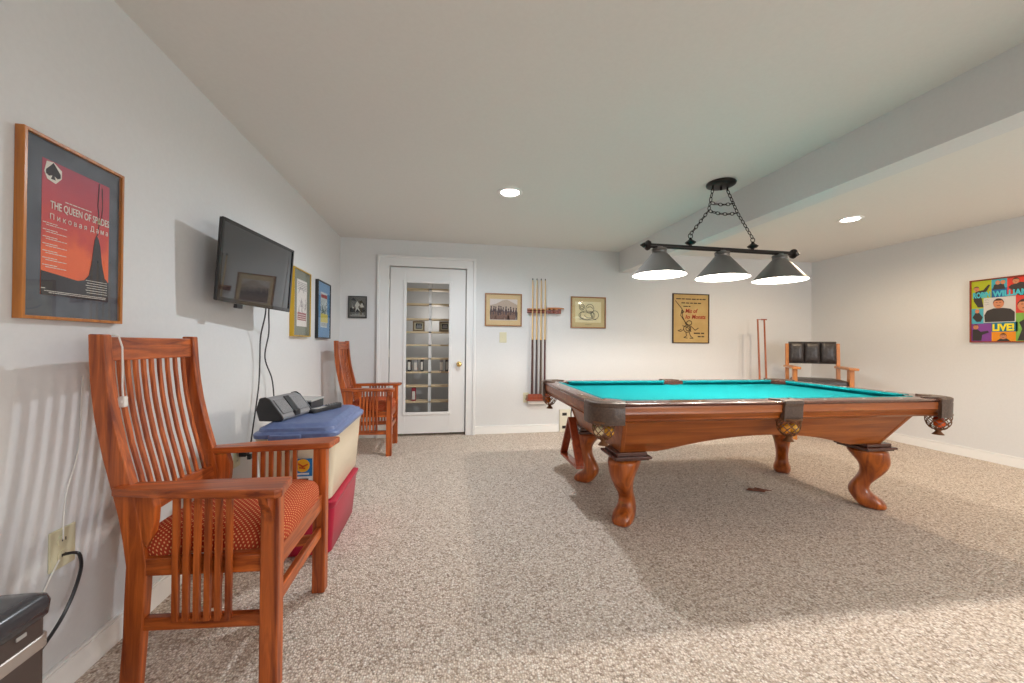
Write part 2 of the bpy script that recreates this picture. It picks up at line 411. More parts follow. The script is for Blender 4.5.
# pocket leathers
HOLE_SHADE = mat('pocket_shade', (.008, .007, .006), .8)  # near-black discs on the cloth paint the shade inside the pockets
def arc(cx, cy, r, a0, a1, n): return [(cx+r*cos(a0+(a1-a0)*i/n), cy+r*sin(a0+(a1-a0)*i/n)) for i in range(n+1)]
for sx in (-1, 1):
    for sy in (-1, 1):
        cx, cy = L2-.12, W2-.12
        # rounded outer shield around the corner, built in the +x+y corner then mirrored
        outer = [(cx-.05, W2+.004)] + arc(cx, cy, .124, PI/2, 0, 10) + [(L2+.004, cy-.05)]
        inner = [(cx-.05, W2-.012)] + arc(cx, cy, .106, PI/2, 0, 10) + [(L2-.012, cy-.05)]
        f = lambda pts: [(sx*x, sy*y) for x, y in pts]
        o_, i_ = f(outer), f(inner)
        n_ = len(o_)
        zs = [(TZ-.118, 0), (TZ-.108, .002), (TZ-.03, .004), (TZ-.022, .001), (TZ-.016, .005), (TZ+.002, .004), (TZ+.007, -.006)]
        rings = []
        for z, g in zs:
            rings.append([(x+sx*g*.7, y+sy*g*.7, z) for x, y in o_] + [(x, y, z) for x, y in reversed(i_)])
        ps = MB().loft(rings).build('pocket_shield', LEATHER, tb, smooth=True)
        # top iron round the mouth
        ir = f(arc(cx-.005, cy-.005, .105, 3*PI/4+.15, -PI/4-.15, 14)); ii = f(arc(cx-.02, cy-.02, .066, 3*PI/4, -PI/4, 14))
        poly = ir + ii[::-1]
        MB().prism(poly, 'z', TZ-.01, TZ+.008).build('pocket_iron', LEATHER, tb, .003)
        MB().lathe([(.064, .7665), (.064, .768)], (sx*(cx-.022), sy*(cy-.022), 0), 20).build('pocket_mouth_shade', HOLE_SHADE, tb)
for sy in (-1, 1):
    hw = .062
    prof = [(W2-.03, TZ-.11), (W2+.002, TZ-.118), (W2+.006, TZ-.03), (W2+.012, TZ-.012), (W2+.008, TZ+.005), (W2-.03, TZ+.008), (W2-.03, TZ-.02)]
    MB().loft([[(x, sy*y, z) for y, z in prof] for x in (-hw, hw)]).build('pocket_shield', LEATHER, tb, .004)
    ir = arc(0, sy*(W2-.10), .078, 0, sy*PI, 14); ii = arc(0, sy*(W2-.10), .055, 0, sy*PI, 14)
    ir = [(-.07, sy*W2)] if False else ir
    MB().prism(ir+ii[::-1], 'z', TZ-.012, TZ+.008).build('pocket_iron', LEATHER, tb, .003)
    MB().lathe([(.053, .7665), (.053, .768)], (0, sy*(W2-.115), 0), 20).build('pocket_mouth_shade', HOLE_SHADE, tb)
# woven pockets
NET_AT = [(-L2+.075, -W2+.075), (0, -W2+.035), (L2-.075, -W2+.075), (-L2+.075, W2-.075), (0, W2-.035), (L2-.075, W2-.075)]
def net_r(u): return .062*(1-.08*u) if u < .35 else .060*math.sqrt(max(.12, 1-((u-.35)/.72)**2))
def net_mesh():
    mb = MB(); z1, z0 = TZ-.105, TZ-.205; N = 9
    for d in (1, -1):
        for k in range(N):
            pts = []
            for i in range(9):
                u = i/8; a = 2*PI*k/N + d*u*PI*.55
                pts.append((net_r(u)*cos(a), net_r(u)*sin(a), z1+(z0-z1)*u))
            mb.tube(pts, .0028, 5)
    mb.ring((0, 0, z1), .062, .006, n=20, m=6)
    mb.lathe([(.018, z0+.006), (.022, z0), (.012, z0-.012), (.02, z0-.022), (.030, z0-.034), (.001, z0-.036)], n=12)
    return mb
nets = []
n0 = net_mesh().build('pocket_net', NETM, tb, smooth=True); n0.location = (*NET_AT[0], 0); nets.append(n0)
for x, y in NET_AT[1:]:
    c = n0.copy(); COL.objects.link(c); c.parent = tb; c.location = (x, y, 0)
# cabinet body: flared, arched underneath
def body_pt(side, s, tz):    # tz 0 bottom .. 1 top
    a = .94+.055*tz; b = .42+.17*tz
    return a, b
mb = MB(); NX = 24
ztop = TZ-.10; zbot = .458
def zlow(x, a):
    q = abs(x)/a
    return zbot+.10*max(0, 1-(q/.72)**2)
for sy in (-1, 1):
    lo, hi, lo2 = [], [], []
    for i in range(NX+1):
        q = -1+2*i/NX
        zl = zlow(q*.94, .94); tz = (zl-zbot)/(ztop-zbot)
        a, b = body_pt(0, 0, tz); lo.append((q*a, sy*b, zl)); lo2.append((q*a, sy*(b-.03), zl))
        a, b = body_pt(0, 0, 1); hi.append((q*a, sy*b, ztop))
    mb.loft([lo2, lo, hi], False, closed=False)
a0, b0 = body_pt(0, 0, 0); a1, b1 = body_pt(0, 0, 1)
for sx in (-1, 1):
    mb.loft([[(sx*(a0-.03), -b0, zbot), (sx*(a0-.03), b0, zbot)], [(sx*a0, -b0, zbot), (sx*a0, b0, zbot)], [(sx*a1, -b1, ztop), (sx*a1, b1, ztop)]], False, closed=False)
mb.build('cabinet', MAH['x'], tb, smooth=True)
MB().box(-.95, .95, -.44, .44, .60, .69).build('slate_support', mat('underside_wood', (.12, .07, .04), .7), tb)
MB().box(-.9, .9, -.02, .02, .53, .6).build('cross_brace', HONEY['x'], tb)
for sx in (-1, 1):
    for sy in (-1, 1):
        mb = MB()
        mb.hexa([(sx*(a0-.02), sy*(b0+.004), zbot), (sx*(a0+.006), sy*(b0+.004), zbot), (sx*(a0+.006), sy*(b0-.02), zbot), (sx*(a0-.02), sy*(b0-.02), zbot),
                 (sx*(a1-.02), sy*(b1+.004), ztop), (sx*(a1+.006), sy*(b1+.004), ztop), (sx*(a1+.006), sy*(b1-.02), ztop), (sx*(a1-.02), sy*(b1-.02), ztop)])
        mb.build('corner_trim', MAH['z'], tb, .003)
        # dark moulded block between body and leg
        px, py = sx*.893+.018, sy*.345
        mb = MB()
        for h_, z0, z1 in ((.108, .412, .422), (.120, .422, .438), (.098, .438, .460)): mb.box(px-h_, px+h_, py-h_, py+h_, z0, z1)
        mb.build('plinth', DARKW['x'], tb, .004)
        # cabriole leg, lofted along its S curve in the diagonal plane
        prof = [(0, .046, .060, .050), (.012, .042, .074, .060), (.04, .030, .086, .066), (.075, .008, .085, .066), (.10, -.022, .068, .055), (.14, -.036, .056, .048), (.185, -.018, .051, .045),
                (.23, .015, .056, .050), (.285, .045, .068, .060), (.34, .050, .086, .074), (.385, .030, .104, .088), (.43, .012, .114, .098), (.449, .008, .116, .100)]
        rings = []
        for z, c, ra, rb in prof:
            ring = []
            for i in range(20):
                t = 2*PI*i/20; ca, sa = cos(t), sin(t)
                ca = math.copysign(abs(ca)**.75, ca); sa = math.copysign(abs(sa)**.75, sa)
                u = c+ra*ca; v = rb*sa
                ring.append((px+sx*(u*.7071-v*.7071), py+sy*(u*.7071+v*.7071), z*.92))
            rings.append(ring)
        o = MB().loft(rings).build('leg', LEGW, tb, smooth=True)
        ss = o.modifiers.new('subsurf', 'SUBSURF'); ss.levels = 1; ss.render_levels = 1
# sights along the rail
SP = [(-L2+.1+k*(2*L2-.2)/8, sy*(W2-.06)) for k in (1, 2, 3, 5, 6, 7) for sy in (-1, 1)] + [(sx*(L2-.06), j*.29) for j in (-1, 0, 1) for sx in (-1, 1)]
sg = MB().lathe([(.007, TZ), (.007, TZ+.0012)], (0, 0, 0), 10).build('rail_sight', WHITEP, tb); sg.location = (*SP[0], 0)
for x, y in SP[1:]:
    c = sg.copy(); COL.objects.link(c); c.parent = tb; c.location = (x, y, 0)
# balls lying in the pockets
def ball(netpos, off, col, lab):
    x, y = netpos[0]+off[0], netpos[1]+off[1]
    o = MB().sphere((0, 0, 0), .0286, 20).build('billiard_ball', mat('ball_'+lab.split()[0], srgb(*col), .12, coat=.6), None, smooth=True)
    c, s_ = cos(TA), sin(TA)
    o.location = (2.037+c*x-s_*y, 2.595+s_*x+c*y, off[2]); tag(o, lab, 'ball', 'balls in the table pockets')
zb1, zb2 = TZ-.163, TZ-.122
ball(NET_AT[0], (-.029, -.008, zb1+.005), (232, 214, 170), 'cream ball in the net pocket at the corner nearest the oak armchair')
ball(NET_AT[0], (.028, -.012, zb1), (222, 160, 50), 'yellow ball in the net pocket at the corner nearest the oak armchair')
ball(NET_AT[0], (.006, .0, zb2+.012), (26, 80, 52), 'green ball on top in the net pocket at the corner nearest the oak armchair')
ball(NET_AT[1], (-.028, -.008, zb1), (224, 150, 40), 'amber ball in the near middle net pocket of the pool table')
ball(NET_AT[1], (.029, -.006, zb1), (236, 176, 62), 'golden ball in the near middle net pocket of the pool table')
ball(NET_AT[2], (-.020, -.020, zb1), (214, 84, 26), 'orange ball in the net pocket beside the comedy poster wall')
ball(NET_AT[2], (.020, .012, zb1+.012), (178, 52, 30), 'red ball in the net pocket beside the comedy poster wall')
ball(NET_AT[2], (-.012, .0, zb2+.022), (54, 50, 88), 'purple ball on top in the net pocket beside the comedy poster wall')
ball(NET_AT[3], (-.02, -.01, zb1), (226, 120, 36), 'tangerine ball in the net pocket in front of the cue rack')
# ball rack hanging from a hook at the table end
rk = thing('ball_rack', 'reddish wooden triangle rack hanging from a hook under the table end', 'ball rack', (.90, 2.59, 0))
def bar(mb, p, q, th, wd):   # bar from p to q in the y-z plane, wd along x
    p, q = Vector((0, *p)), Vector((0, *q)); t = (q-p).normalized(); n = Vector((0, -t.z, t.y))*th/2; x = Vector((wd/2, 0, 0))
    mb.hexa([p-x-n, p+x-n, p+x+n, p-x+n, q-x-n, q+x-n, q+x+n, q-x+n])
for p, q in (((-.175, .31), (0, .605)), ((.175, .31), (0, .605)), ((-.175, .305), (.175, .305))):
    mb = MB(); bar(mb, p, q, .018, .055); mb.build('side_bar', CHERRY, rk, .004)
MB().tube([(0, 0, .59), (0, .012, .605), (0, .016, .63), (0, .004, .66), (0, -.01, .69), (.03, -.02, .70)], .004).build('hook', BRONZE, rk, smooth=True)

# ------------------------------------------------------------------ lamp over the table
pl = thing('billiard_lamp', 'three-shade dark metal lamp hanging on chains over the pool table', 'lamp', (0, LAMP_Y, 0))
BZ = 1.85
MB().tube([(1.475, 0, BZ), (2.70, 0, BZ)], .017, 14).build('bar', BRONZE, pl, smooth=True)
for sx, x in ((-1, 1.475), (1, 2.70)):
    MB().lathe([(.012, -.012*sx), (.034, 0), (.038, .012*sx), (.03, .024*sx), (.014, .03*sx), (.02, .04*sx), (.012, .055*sx), (.001, .072*sx)], (x, 0, BZ), 16, 'x').build('finial', BRONZE, pl, smooth=True)
for x in SHADES_X:
    MB().lathe([(.026, BZ-.008), (.03, BZ-.018), (.052, BZ-.02), (.054, BZ-.03), (.048, BZ-.034), (.052, BZ-.04), (.05, BZ-.05), (.185, RIM_Z+.004), (.188, RIM_Z)], (x, 0, 0), 40, caps=False).build('lamp_shade', SHADEM, pl, smooth=True)
    MB().lathe([(.0485, BZ-.051), (.183, RIM_Z+.003), (.1865, RIM_Z)], (x, 0, 0), 40, caps=False).build('shade_lining', SHADEIN, pl, smooth=True)
    MB().lathe([(.018, BZ-.055), (.018, BZ-.07), (.032, BZ-.088), (.036, BZ-.104), (.030, BZ-.124), (.016, BZ-.136), (.001, BZ-.139)], (x, 0, 0), 16).build('bulb', BULB, pl, smooth=True)
cpx = 2.065
MB().lathe([(.001, H), (.10, H), (.104, H-.008), (.10, H-.018), (.085, H-.026), (.04, H-.03), (.001, H-.03)], (cpx, 0, 0), 36).build('ceiling_plate', BRONZE, pl, smooth=True)
for dx in (-.07, 0, .055):
    MB().lathe([(.007, H-.025), (.007, H-.055)], (cpx+dx, 0, 0), 8).build('stud', BRONZE, pl)
def chain(p, q, sag=0, link=.042):
    p, q = Vector(p), Vector(q); n = max(3, int((q-p).length/(link*.72))); mb = MB()
    pt = lambda u: p.lerp(q, u)+Vector((0, 0, -sag*4*u*(1-u)))
    for i in range(n):
        a, b = pt(i/n), pt((i+1)/n); t = (b-a).normalized(); c = (a+b)/2
        s_ = Vector((0, 1, 0)) if i % 2 else t.cross(Vector((0, 1, 0))).normalized()
        w_ = t.cross(s_); R = Matrix((t, s_, w_)).transposed()
        mb.ring(c, 1, .003, 'z', 12, 5, link*.46, link*.26, R)
    return mb.build('chain', BRONZE, pl, smooth=True)
loops = (1.81, 2.343)
for x in loops:
    MB().lathe([(.010, BZ+.012), (.012, BZ+.022), (.030, BZ+.028), (.040, BZ+.04), (.028, BZ+.05), (.012, BZ+.062), (.008, BZ+.075), (.001, BZ+.078)], (x, 0, 0), 16).build('bell_mount', BRONZE, pl, smooth=True)
    MB().ring((x, 0, BZ+.088), .018, .003, 'y', 16, 6).build('loop', BRONZE, pl, smooth=True)
chain((loops[0], 0, BZ+.10), (1.962, 0, 2.14)); chain((1.962, 0, 2.14), (cpx-.07, 0, H-.05))
chain((loops[1], 0, BZ+.10), (2.208, 0, 2.14)); chain((2.208, 0, 2.14), (cpx+.055, 0, H-.05))
chain((1.962, 0, 2.14), (2.208, 0, 2.14), .018); chain((1.98, 0, 2.20), (2.175, 0, 2.21), .012)
# recessed downlights
def downlight(x, y, lab):
    t = thing('recessed_light', lab, 'ceiling light', (x, y, H), 0, 'recessed ceiling lights')
    MB().lathe([(.102, 0), (.102, -.006), (.094, -.010), (.076, -.008), (.072, 0)], n=36, caps=False).build('trim_ring', TRIM, t, smooth=True)
    MB().lathe([(.074, -.001), (.073, -.004), (.001, -.0045)], n=36).build('diffuser', DISC, t, smooth=True)
DL = ['round recessed light in the ceiling in front of the glass door', 'round recessed light in the ceiling beyond the beam', 'round recessed light in the ceiling by the comedy poster wall', 'added recessed fill light behind the camera on the oak armchair side', 'added recessed fill light behind the camera on the pool table side']
for ((x, y), p, c), lab in zip(DOWNLIGHTS, DL): downlight(x, y, lab)

# ------------------------------------------------------------------ oak armchairs
def curve_x(z):     # x of the rear post centre line
    P = [(0, -.215), (.2, -.203), (.42, -.195), (.55, -.212), (.67, -.240), (.78, -.268), (.9, -.292), (1.02, -.306), (1.14, -.312)]
    for (z0, a), (z1, b) in zip(P, P[1:]):
        if z <= z1: 
            u = (z-z0)/(z1-z0); return a+(b-a)*u
    return P[-1][1]
def dots_fabric():
    m = mat('terracotta_dotted_fabric', srgb(150, 52, 30), .85, spec=.2)
    tc = nd(m, 'ShaderNodeTexCoord'); mp = nd(m, 'ShaderNodeMapping'); mp.inputs['Scale'].default_value = (84, 84, 84); mp.inputs['Rotation'].default_value = (0, 0, PI/4)
    lk(m, tc.outputs['UV'], mp.inputs[0])
    v = nd(m, 'ShaderNodeTexVoronoi', Scale=1.0, Randomness=0.0, voronoi_dimensions='2D'); lk(m, mp.outputs[0], v.inputs['Vector'])
    r = ramp(m, [(.16, srgb(222, 168, 112)), (.30, srgb(166, 58, 34))]); lk(m, v.outputs['Distance'], r.inputs[0])
    lk(m, r.outputs[0], bsdf(m).inputs['Base Color'])
    return m
FABRIC = dots_fabric()
def make_chair(label, loc):
    c = thing('oak_armchair', label, 'armchair', loc, 0, 'oak slat-back armchairs')
    zs = [0, .1, .2, .32, .42, .5, .58, .64, .70, .76, .82, .88, .94, 1.0, 1.06, 1.14]
    for sy in (-1, 1):
        y = sy*.215
        rings = []
        for z in zs:
            x = curve_x(z); h_ = .026 if z < .3 else (.028 if z < .7 else .028 - .008*(z-.7)/.44)
            rings.append([(x-h_, y-.017, z), (x+h_, y-.017, z), (x+h_, y+.017, z), (x-h_, y+.017, z)])
        MB().loft(rings).build('rear_post', OAK['z'], c, .004)
        MB().box(.172, .226, sy*.25-.024, sy*.25+.024, 0, .646).build('leg', OAK['z'], c, .004)
        # arm, wider at the front
        MB().prism([(-.245, sy*.197), (-.252, sy*.25), (-.1, sy*.29), (.24, sy*.345), (.258, sy*.335), (.245, sy*.215)], 'z', .645, .672).build('armrest', OAK['x'], c, .005)
        # arm front support and rear brace
        MB().prism([(sy*.274, .645), (sy*.325, .645), (sy*.318, .62), (sy*.29, .585), (sy*.276, .55), (sy*.274, .54)], 'x', .186, .212).build('corbel', OAK['z'], c, .003)
        MB().prism([(-.205, .645), (-.16, .645), (-.148, .60), (-.150, .55), (-.158, .50), (-.168, .47), (-.19, .52), (-.20, .58)], 'y', y-.016, y+.016).build('brace', OAK['z'], c, .003)
        # rails
        xs = curve_x(.2)+.02
        MB().hexa([(xs, sy*.214-.012, .212), (.175, sy*.25-.012, .212), (.175, sy*.25+.012, .212), (xs, sy*.214+.012, .212), (xs, sy*.214-.012, .252), (.175, sy*.25-.012, .252), (.175, sy*.25+.012, .252), (xs, sy*.214+.012, .252)]).build('stretcher', OAK['x'], c, .003)
        MB().hexa([(-.175, sy*.218-.012, .385), (.175, sy*.25-.012, .385), (.175, sy*.25+.012, .385), (-.175, sy*.218+.012, .385), (-.175, sy*.218-.012, .44), (.175, sy*.25-.012, .44), (.175, sy*.25+.012, .44), (-.175, sy*.218+.012, .44)]).build('seat_rail', OAK['x'], c, .003)
        for i in range(6):
            x = -.074+i*.0315; yy = sy*(.236+.036*(x+.1)/.3 + .012)
            MB().box(x-.0085, x+.0085, yy-.007, yy+.007, .25, .647).build('side_slat', OAK['z'], c, .0015)
    MB().box(.182, .212, -.228, .228, .37, .44).build('seat_rail', OAK['y'], c, .003)
    MB().box(-.21, -.185, -.198, .198, .37, .44).build('seat_rail', OAK['y'], c, .003)
    MB().box(.188, .21, -.228, .228, .25, .295).build('stretcher', OAK['y'], c, .003)
    def rail(z0, z1, th):
        n = 8; rings = []
        for i in range(n+1):
            y = -.2+.4*i/n; bow = -.018*(1-(y/.2)**2)
            rings.append([(curve_x(z0)+bow-th/2, y, z0), (curve_x(z0)+bow+th/2, y, z0), (curve_x(z1)+bow+th/2, y, z1), (curve_x(z1)+bow-th/2, y, z1)])
        return MB().loft(rings)
    rail(1.055, 1.132, .024).build('crest_rail', OAK['y'], c, .003)
    rail(.545, .60, .022).build('back_rail', OAK['y'], c, .003)
    for i in range(10):
        y = -.171+i*.038; bow = -.018*(1-(y/.2)**2); rings = []
        for k in range(11):
            z = .595+(1.058-.595)*k/10; x = curve_x(z)+bow
            rings.append([(x-.005, y-.0078, z), (x+.005, y-.0078, z), (x+.005, y+.0078, z), (x-.005, y+.0078, z)])
        MB().loft(rings).build('back_slat', OAK['z'], c, .002)
    # upholstered seat, domed with a rolled edge
    N = 22; rings = []
    levels = [(.90, .435), (.985, .443), (1.0, .465), (.985, .492), (.93, .513), (.82, .528), (.6, .541), (.35, .548), (.1, .550)]
    for s_, z in levels:
        ring = []
        for i in range(48):
            t = 2*PI*i/48; ca, sa = cos(t), sin(t); ex = .26 if s_ > .8 else .45
            ring.append((math.copysign(abs(ca)**ex, ca)*.212*s_+.006, math.copysign(abs(sa)**ex, sa)*.228*s_, z))
        rings.append(ring)
    cu = MB().loft(rings).build('seat_cushion', FABRIC, c, smooth=True)
    uv = cu.data.uv_layers.new(name='cloth')
    for lp in cu.data.loops:
        p = cu.data.vertices[lp.vertex_index].co; r = math.hypot(p.x, p.y) or 1; k = 1+max(0, .53-p.z)*.9/r
        uv.data[lp.index].uv = (p.x*k, p.y*k)
    return c
ch = make_chair('red oak slat-back armchair under the framed red poster, with dotted seat', (-.738, 1.612, 0))
copy_thing(ch, (-.72, 4.215, 0), 'red oak slat-back armchair in the corner beside the glass door')

# ------------------------------------------------------------------ storage totes
def rr(x0, x1, y0, y1, r, z, n=5):
    out = []
    for cx, cy, a in ((x1-r, y1-r, 0), (x0+r, y1-r, PI/2), (x0+r, y0+r, PI), (x1-r, y0+r, 3*PI/2)):
        for i in range(n+1):
            t = a+PI/2*i/n; out.append((cx+r*cos(t), cy+r*sin(t), z))
    return out
def tote(name, label, x0, x1, y0, y1, z0, z1, m, taper=.02, rim=.012):
    t = thing(name, label, 'storage bin', (0, 0, 0))
    t.location = ((x0+x1)/2, (y0+y1)/2, z0); X, Y, Z = t.location
    def R(g, z): return [(a-X, b-Y, c-Z) for a, b, c in rr(x0-g, x1+g, y0-g, y1+g, .03, z)]
    hh = z1-z0
    MB().loft([R(-taper-.01, z0+.002), R(-taper, z0+.012), R(-taper*.35, z0+hh*.60), R(-taper*.3, z0+hh*.62), R(-taper*.1, z0+hh*.86), R(rim*.1, z0+hh*.87), R(rim*.8, z1-.012), R(rim, z1-.002), R(rim*.7, z1), R(-.01, z1)]).build('body', m, t, smooth=True)
    return t
PINKM = mat('red_plastic', srgb(176, 18, 58), .35)
CREAM = mat('cream_plastic', srgb(226, 214, 190), .38)
BLUEP = speckle('blue_lid_plastic', srgb(92, 108, 152), srgb(104, 120, 162), 40, .38)
red = tote('storage_bin', 'crimson plastic bin on the carpet under the cream tote', -.925, -.555, 2.14, 2.70, 0, .288, PINKM, .02, .01)
cr = tote('storage_tote', 'cream plastic tote with blue lid stacked on the crimson bin', -.93, -.55, 2.125, 2.775, .289, .655, CREAM, .022, .008)
cx, cy, cz = cr.location
def LR(g, z): return [(a-cx, b-cy, c-cz) for a, b, c in rr(-.938-g, -.535+g, 2.095-g, 2.815+g, .05, z)]
lid = MB().loft([LR(-.012, .632), LR(.0, .636), LR(.002, .655), LR(-.006, .664), LR(-.016, .667), LR(-.02, .682), LR(-.034, .686), LR(-.05, .698), LR(-.065, .700)]).build('lid', BLUEP, cr, smooth=True)
MB().box(-.85-cx, -.70-cx, 2.078-cy, 2.10-cy, .612-cz, .655-cz).build('latch', BLUEP, lid, .006)
MB().box(-.86-cx, -.69-cx, 2.088-cy, 2.115-cy, .585-cz, .63-cz).build('grip', CREAM, cr, .008)
st = MB().rect(-.045, .045, 0, .125, 0).build('sticker', flatm('sticker_blue', 30, 120, 190), cr)
st.location = (-.70-cx, 2.118-cy, .40-cz)
def subp(o, mb, name, m): 
    q = mb.build(name, m, o); return q
subp(st, MB().disc(0, .09, .034, -.0008), 'sticker_emblem', flatm('sticker_yellow', 240, 180, 40))
subp(st, MB().rect(-.045, .045, 0, .035, -.0008).rect(-.03, .03, .043, .052, -.0008), 'sticker_caption', flatm('sticker_white', 225, 228, 230))
subp(st, MB().stroke([(-.02, .10), (.0, .085), (.022, .095)], .008, -.0016).stroke([(-.015, .08), (.01, .075)], .007, -.0016), 'sticker_mark', flatm('sticker_orange', 214, 90, 30))
subp(st, MB().rect(-.038, -.028, .006, .03, -.0016).rect(-.015, .028, .01, .024, -.0016), 'sticker_print', INK)
# things on the lid
LZ = .7005
sp = thing('portable_speaker', 'grey and black wedge speaker standing on the blue lid', 'speaker', (-.862, 2.345, LZ), -.22)
prof = [(-.06, 0), (.055, 0), (.068, .014), (.06, .03), (-.005, .112), (-.03, .125), (-.06, .118), (-.078, .06)]
MB().prism(prof, 'y', -.13, .13).build('body', GREYP, sp, .012, smooth=True, seg=3)
fp = lambda u, off=0: (.060+(-.005-.060)*u+.8*off, .03+(.112-.03)*u+.6*off)
mb = MB()
for a, b in ((-.118, -.03), (.02, .118)):
    p, q, r_, s_ = fp(.08, .0), fp(.95, .0), fp(.95, .006), fp(.08, .006)
    mb.hexa([(p[0], a, p[1]), (s_[0], a, s_[1]), (s_[0], b, s_[1]), (p[0], b, p[1]), (q[0], a, q[1]), (r_[0], a, r_[1]), (r_[0], b, r_[1]), (q[0], b, q[1])])
mb.build('grille', speckle('speaker_mesh', (.12, .12, .125), (.24, .24, .25), 400, .6, .3), sp, .003)
mb = MB(); p, q, r_, s_ = fp(.02, .0), fp(1.05, .0), fp(1.05, .008), fp(.02, .008)
mb.hexa([(p[0], -.025, p[1]), (s_[0], -.025, s_[1]), (s_[0], .015, s_[1]), (p[0], .015, p[1]), (q[0], -.025, q[1]), (r_[0], -.025, r_[1]), (r_[0], .015, r_[1]), (q[0], .015, q[1])])
mb.build('dock_strip', BLACKP, sp, .002)
MB().box(.035, .07, -.03, .02, .012, .045).build('dock_connector', BLACKP, sp, .006)
for sy in (-1, 1):
    MB().prism([(x*1.04, max(0, z)*1.03) for x, z in prof], 'y', sy*.127, sy*.138).build('end_cap', BLACKP, sp, .008)
sb = thing('set_top_box', 'dark box with a flat silver top behind the wedge speaker', 'set top box', (-.865, 2.66, LZ), -.1)
MB().box(-.075, .075, -.10, .085, 0, .05).build('body', BLACKP, sb, .003)
MB().box(-.08, .08, -.105, .09, .05, .062).build('cover', SILVER, sb, .003)
MB().box(-.03, .01, -.102, -.0995, .02, .032).build('display', flatm('display_green', 40, 70, 50), sb)
rm = thing('remote_control', 'black remote control lying near the edge of the blue lid', 'remote control', (-.715, 2.55, LZ), -.42)
MB().loft([[(x*w_, y, z) for x, z in ((-1, 0), (1, 0), (1, h_), (.8, h_+.006), (-.8, h_+.006), (-1, h_))] for y, w_, h_ in ((-.125, .018, .012), (-.115, .025, .016), (.05, .026, .02), (.115, .024, .026), (.125, .018, .022))]).build('body', BLACKP, rm, .004)
MB().box(-.019, .019, -.1, -.005, .0215, .0245).build('faceplate', SILVER, rm, .001)
mb = MB()
for i in range(4):
    for j in range(3): mb.lathe([(.0045, .024), (.0045, .032)], (-.013+.013*j, .02+.022*i, 0), 8)
mb.build('buttons', GREYP, rm)

# ------------------------------------------------------------------ television on the side wall
tv = thing('television', 'flat black television on a wall arm between the framed posters', 'television', (-1.025, 2.388, 1.521))
tv.rotation_euler = (0, 0, 0)
TVYAW, TVT = -.108, .061
Wt, Ht = .685, .404
# local axes: x right along the screen (+y world), -y towards the room; tilt about x
tv.rotation_mode = 'XYZ'; tv.rotation_euler = (0, 0, PI/2+TVYAW)
def tilt(o): o.rotation_euler = (TVT, 0, 0); return o
body = tilt(MB().box(-Wt/2, Wt/2, .0, .012, -Ht/2, Ht/2).box(-.22, .22, .012, .05, -.15, .12).build('housing', BLACKP, tv, .006))
mb = MB(); bz = .014
for (a, b, c, d) in ((-Wt/2, -Wt/2+bz, -Ht/2, Ht/2), (Wt/2-bz, Wt/2, -Ht/2, Ht/2), (-Wt/2+bz, Wt/2-bz, Ht/2-bz, Ht/2), (-Wt/2+bz, Wt/2-bz, -Ht/2, -Ht/2+.02)): mb.box(a, b, -.008, 0, c, d)
tilt(mb.build('bezel', mat('gloss_black', (.012, .012, .013), .12, coat=.5), tv, .002))
scr = mat('screen_glass', (.03, .03, .033), .03, spec=1.0, coat=.6); bsdf(scr).inputs['Coat Roughness'].default_value = .02
tilt(MB().box(-Wt/2+.012, Wt/2-.012, -.003, .0, -Ht/2+.018, Ht/2-.012).build('screen', scr, tv))
tilt(MB().box(-.19, -.14, -.006, .012, -Ht/2-.024, -Ht/2-.002).build('sensor', BLACKP, tv, .003))
MB().box(-.06, .06, .150, .163, -.11, .11).build('wall_plate', DARKP, tv, .003)
MB().box(-.02, .02, .055, .152, -.03, .03).build('mount_arm', DARKP, tv, .004)
# cords from the set down behind the totes
def cord(name, pts, r, m, label, cat='cord', group=None):
    P = [Vector(p) for p in pts]; out = []
    for i in range(len(P)-1):
        p0, p1, p2, p3 = P[max(i-1, 0)], P[i], P[i+1], P[min(i+2, len(P)-1)]
        for k in range(6):
            t = k/6; out.append(.5*((2*p1)+(p2-p0)*t+(2*p0-5*p1+4*p2-p3)*t*t+(3*p1-p0-3*p2+p3)*t**3))
    out.append(P[-1])
    o = MB().tube(out, r, 6).build(name, m, None, smooth=True); return tag(o, label, cat, group)
bpy.context.view_layer.update()
for pts, lb in (([(-1.09, 2.61, 1.40), (-1.09, 2.615, 1.30), (-1.14, 2.67, 1.15), (-1.155, 2.70, 1.0), (-1.155, 2.69, .85), (-1.16, 2.67, .72), (-1.165, 2.62, .5)], None),
                ([(-1.08, 2.64, 1.40), (-1.09, 2.66, 1.30), (-1.15, 2.81, 1.18), (-1.155, 2.77, 1.02), (-1.15, 2.86, .88), (-1.14, 2.87, .78), (-1.12, 2.83, .68), (-1.10, 2.80, .55)], None)):
    o = cord('power_cable', pts, .0045, DARKP, '', '')
    for k in ('label', 'category'): del o[k]
    o.parent = tv; o.matrix_parent_inverse = tv.matrix_world.inverted()
def wall_plate(x, y, z, rz, w_, h_, lab, kind, m=IVORY):
    t = thing(kind, lab, 'outlet' if 'outlet' in kind else 'switch', (x, y, z), rz)
    MB().box(-w_/2, w_/2, -.006, 0, -h_/2, h_/2).build('plate', m, t, .003)
    if 'outlet' in kind:
        for dz in (-h_*.2, h_*.2):
            s_ = MB().lathe([(w_*.23, 0), (w_*.23, -.008)], (0, 0, dz), 16, 'y').build('socket', m, t)
            MB().box(-.007, -.004, -.0085, -.006, dz-.004, dz+.006).box(.004, .007, -.0085, -.006, dz-.004, dz+.006).build('slots', INK, s_)
    else:
        MB().box(-.006, .006, -.016, -.004, -.004, .014).build('toggle', m, t, .002)
    return t
wall_plate(XL, 1.455, .462, PI/2, .085, .125, 'ivory outlet on the wall behind the nearer armchair', 'wall_outlet')
wall_plate(XL, 2.50, .445, PI/2, .075, .118, 'ivory outlet on the wall behind the stacked bins', 'wall_outlet')
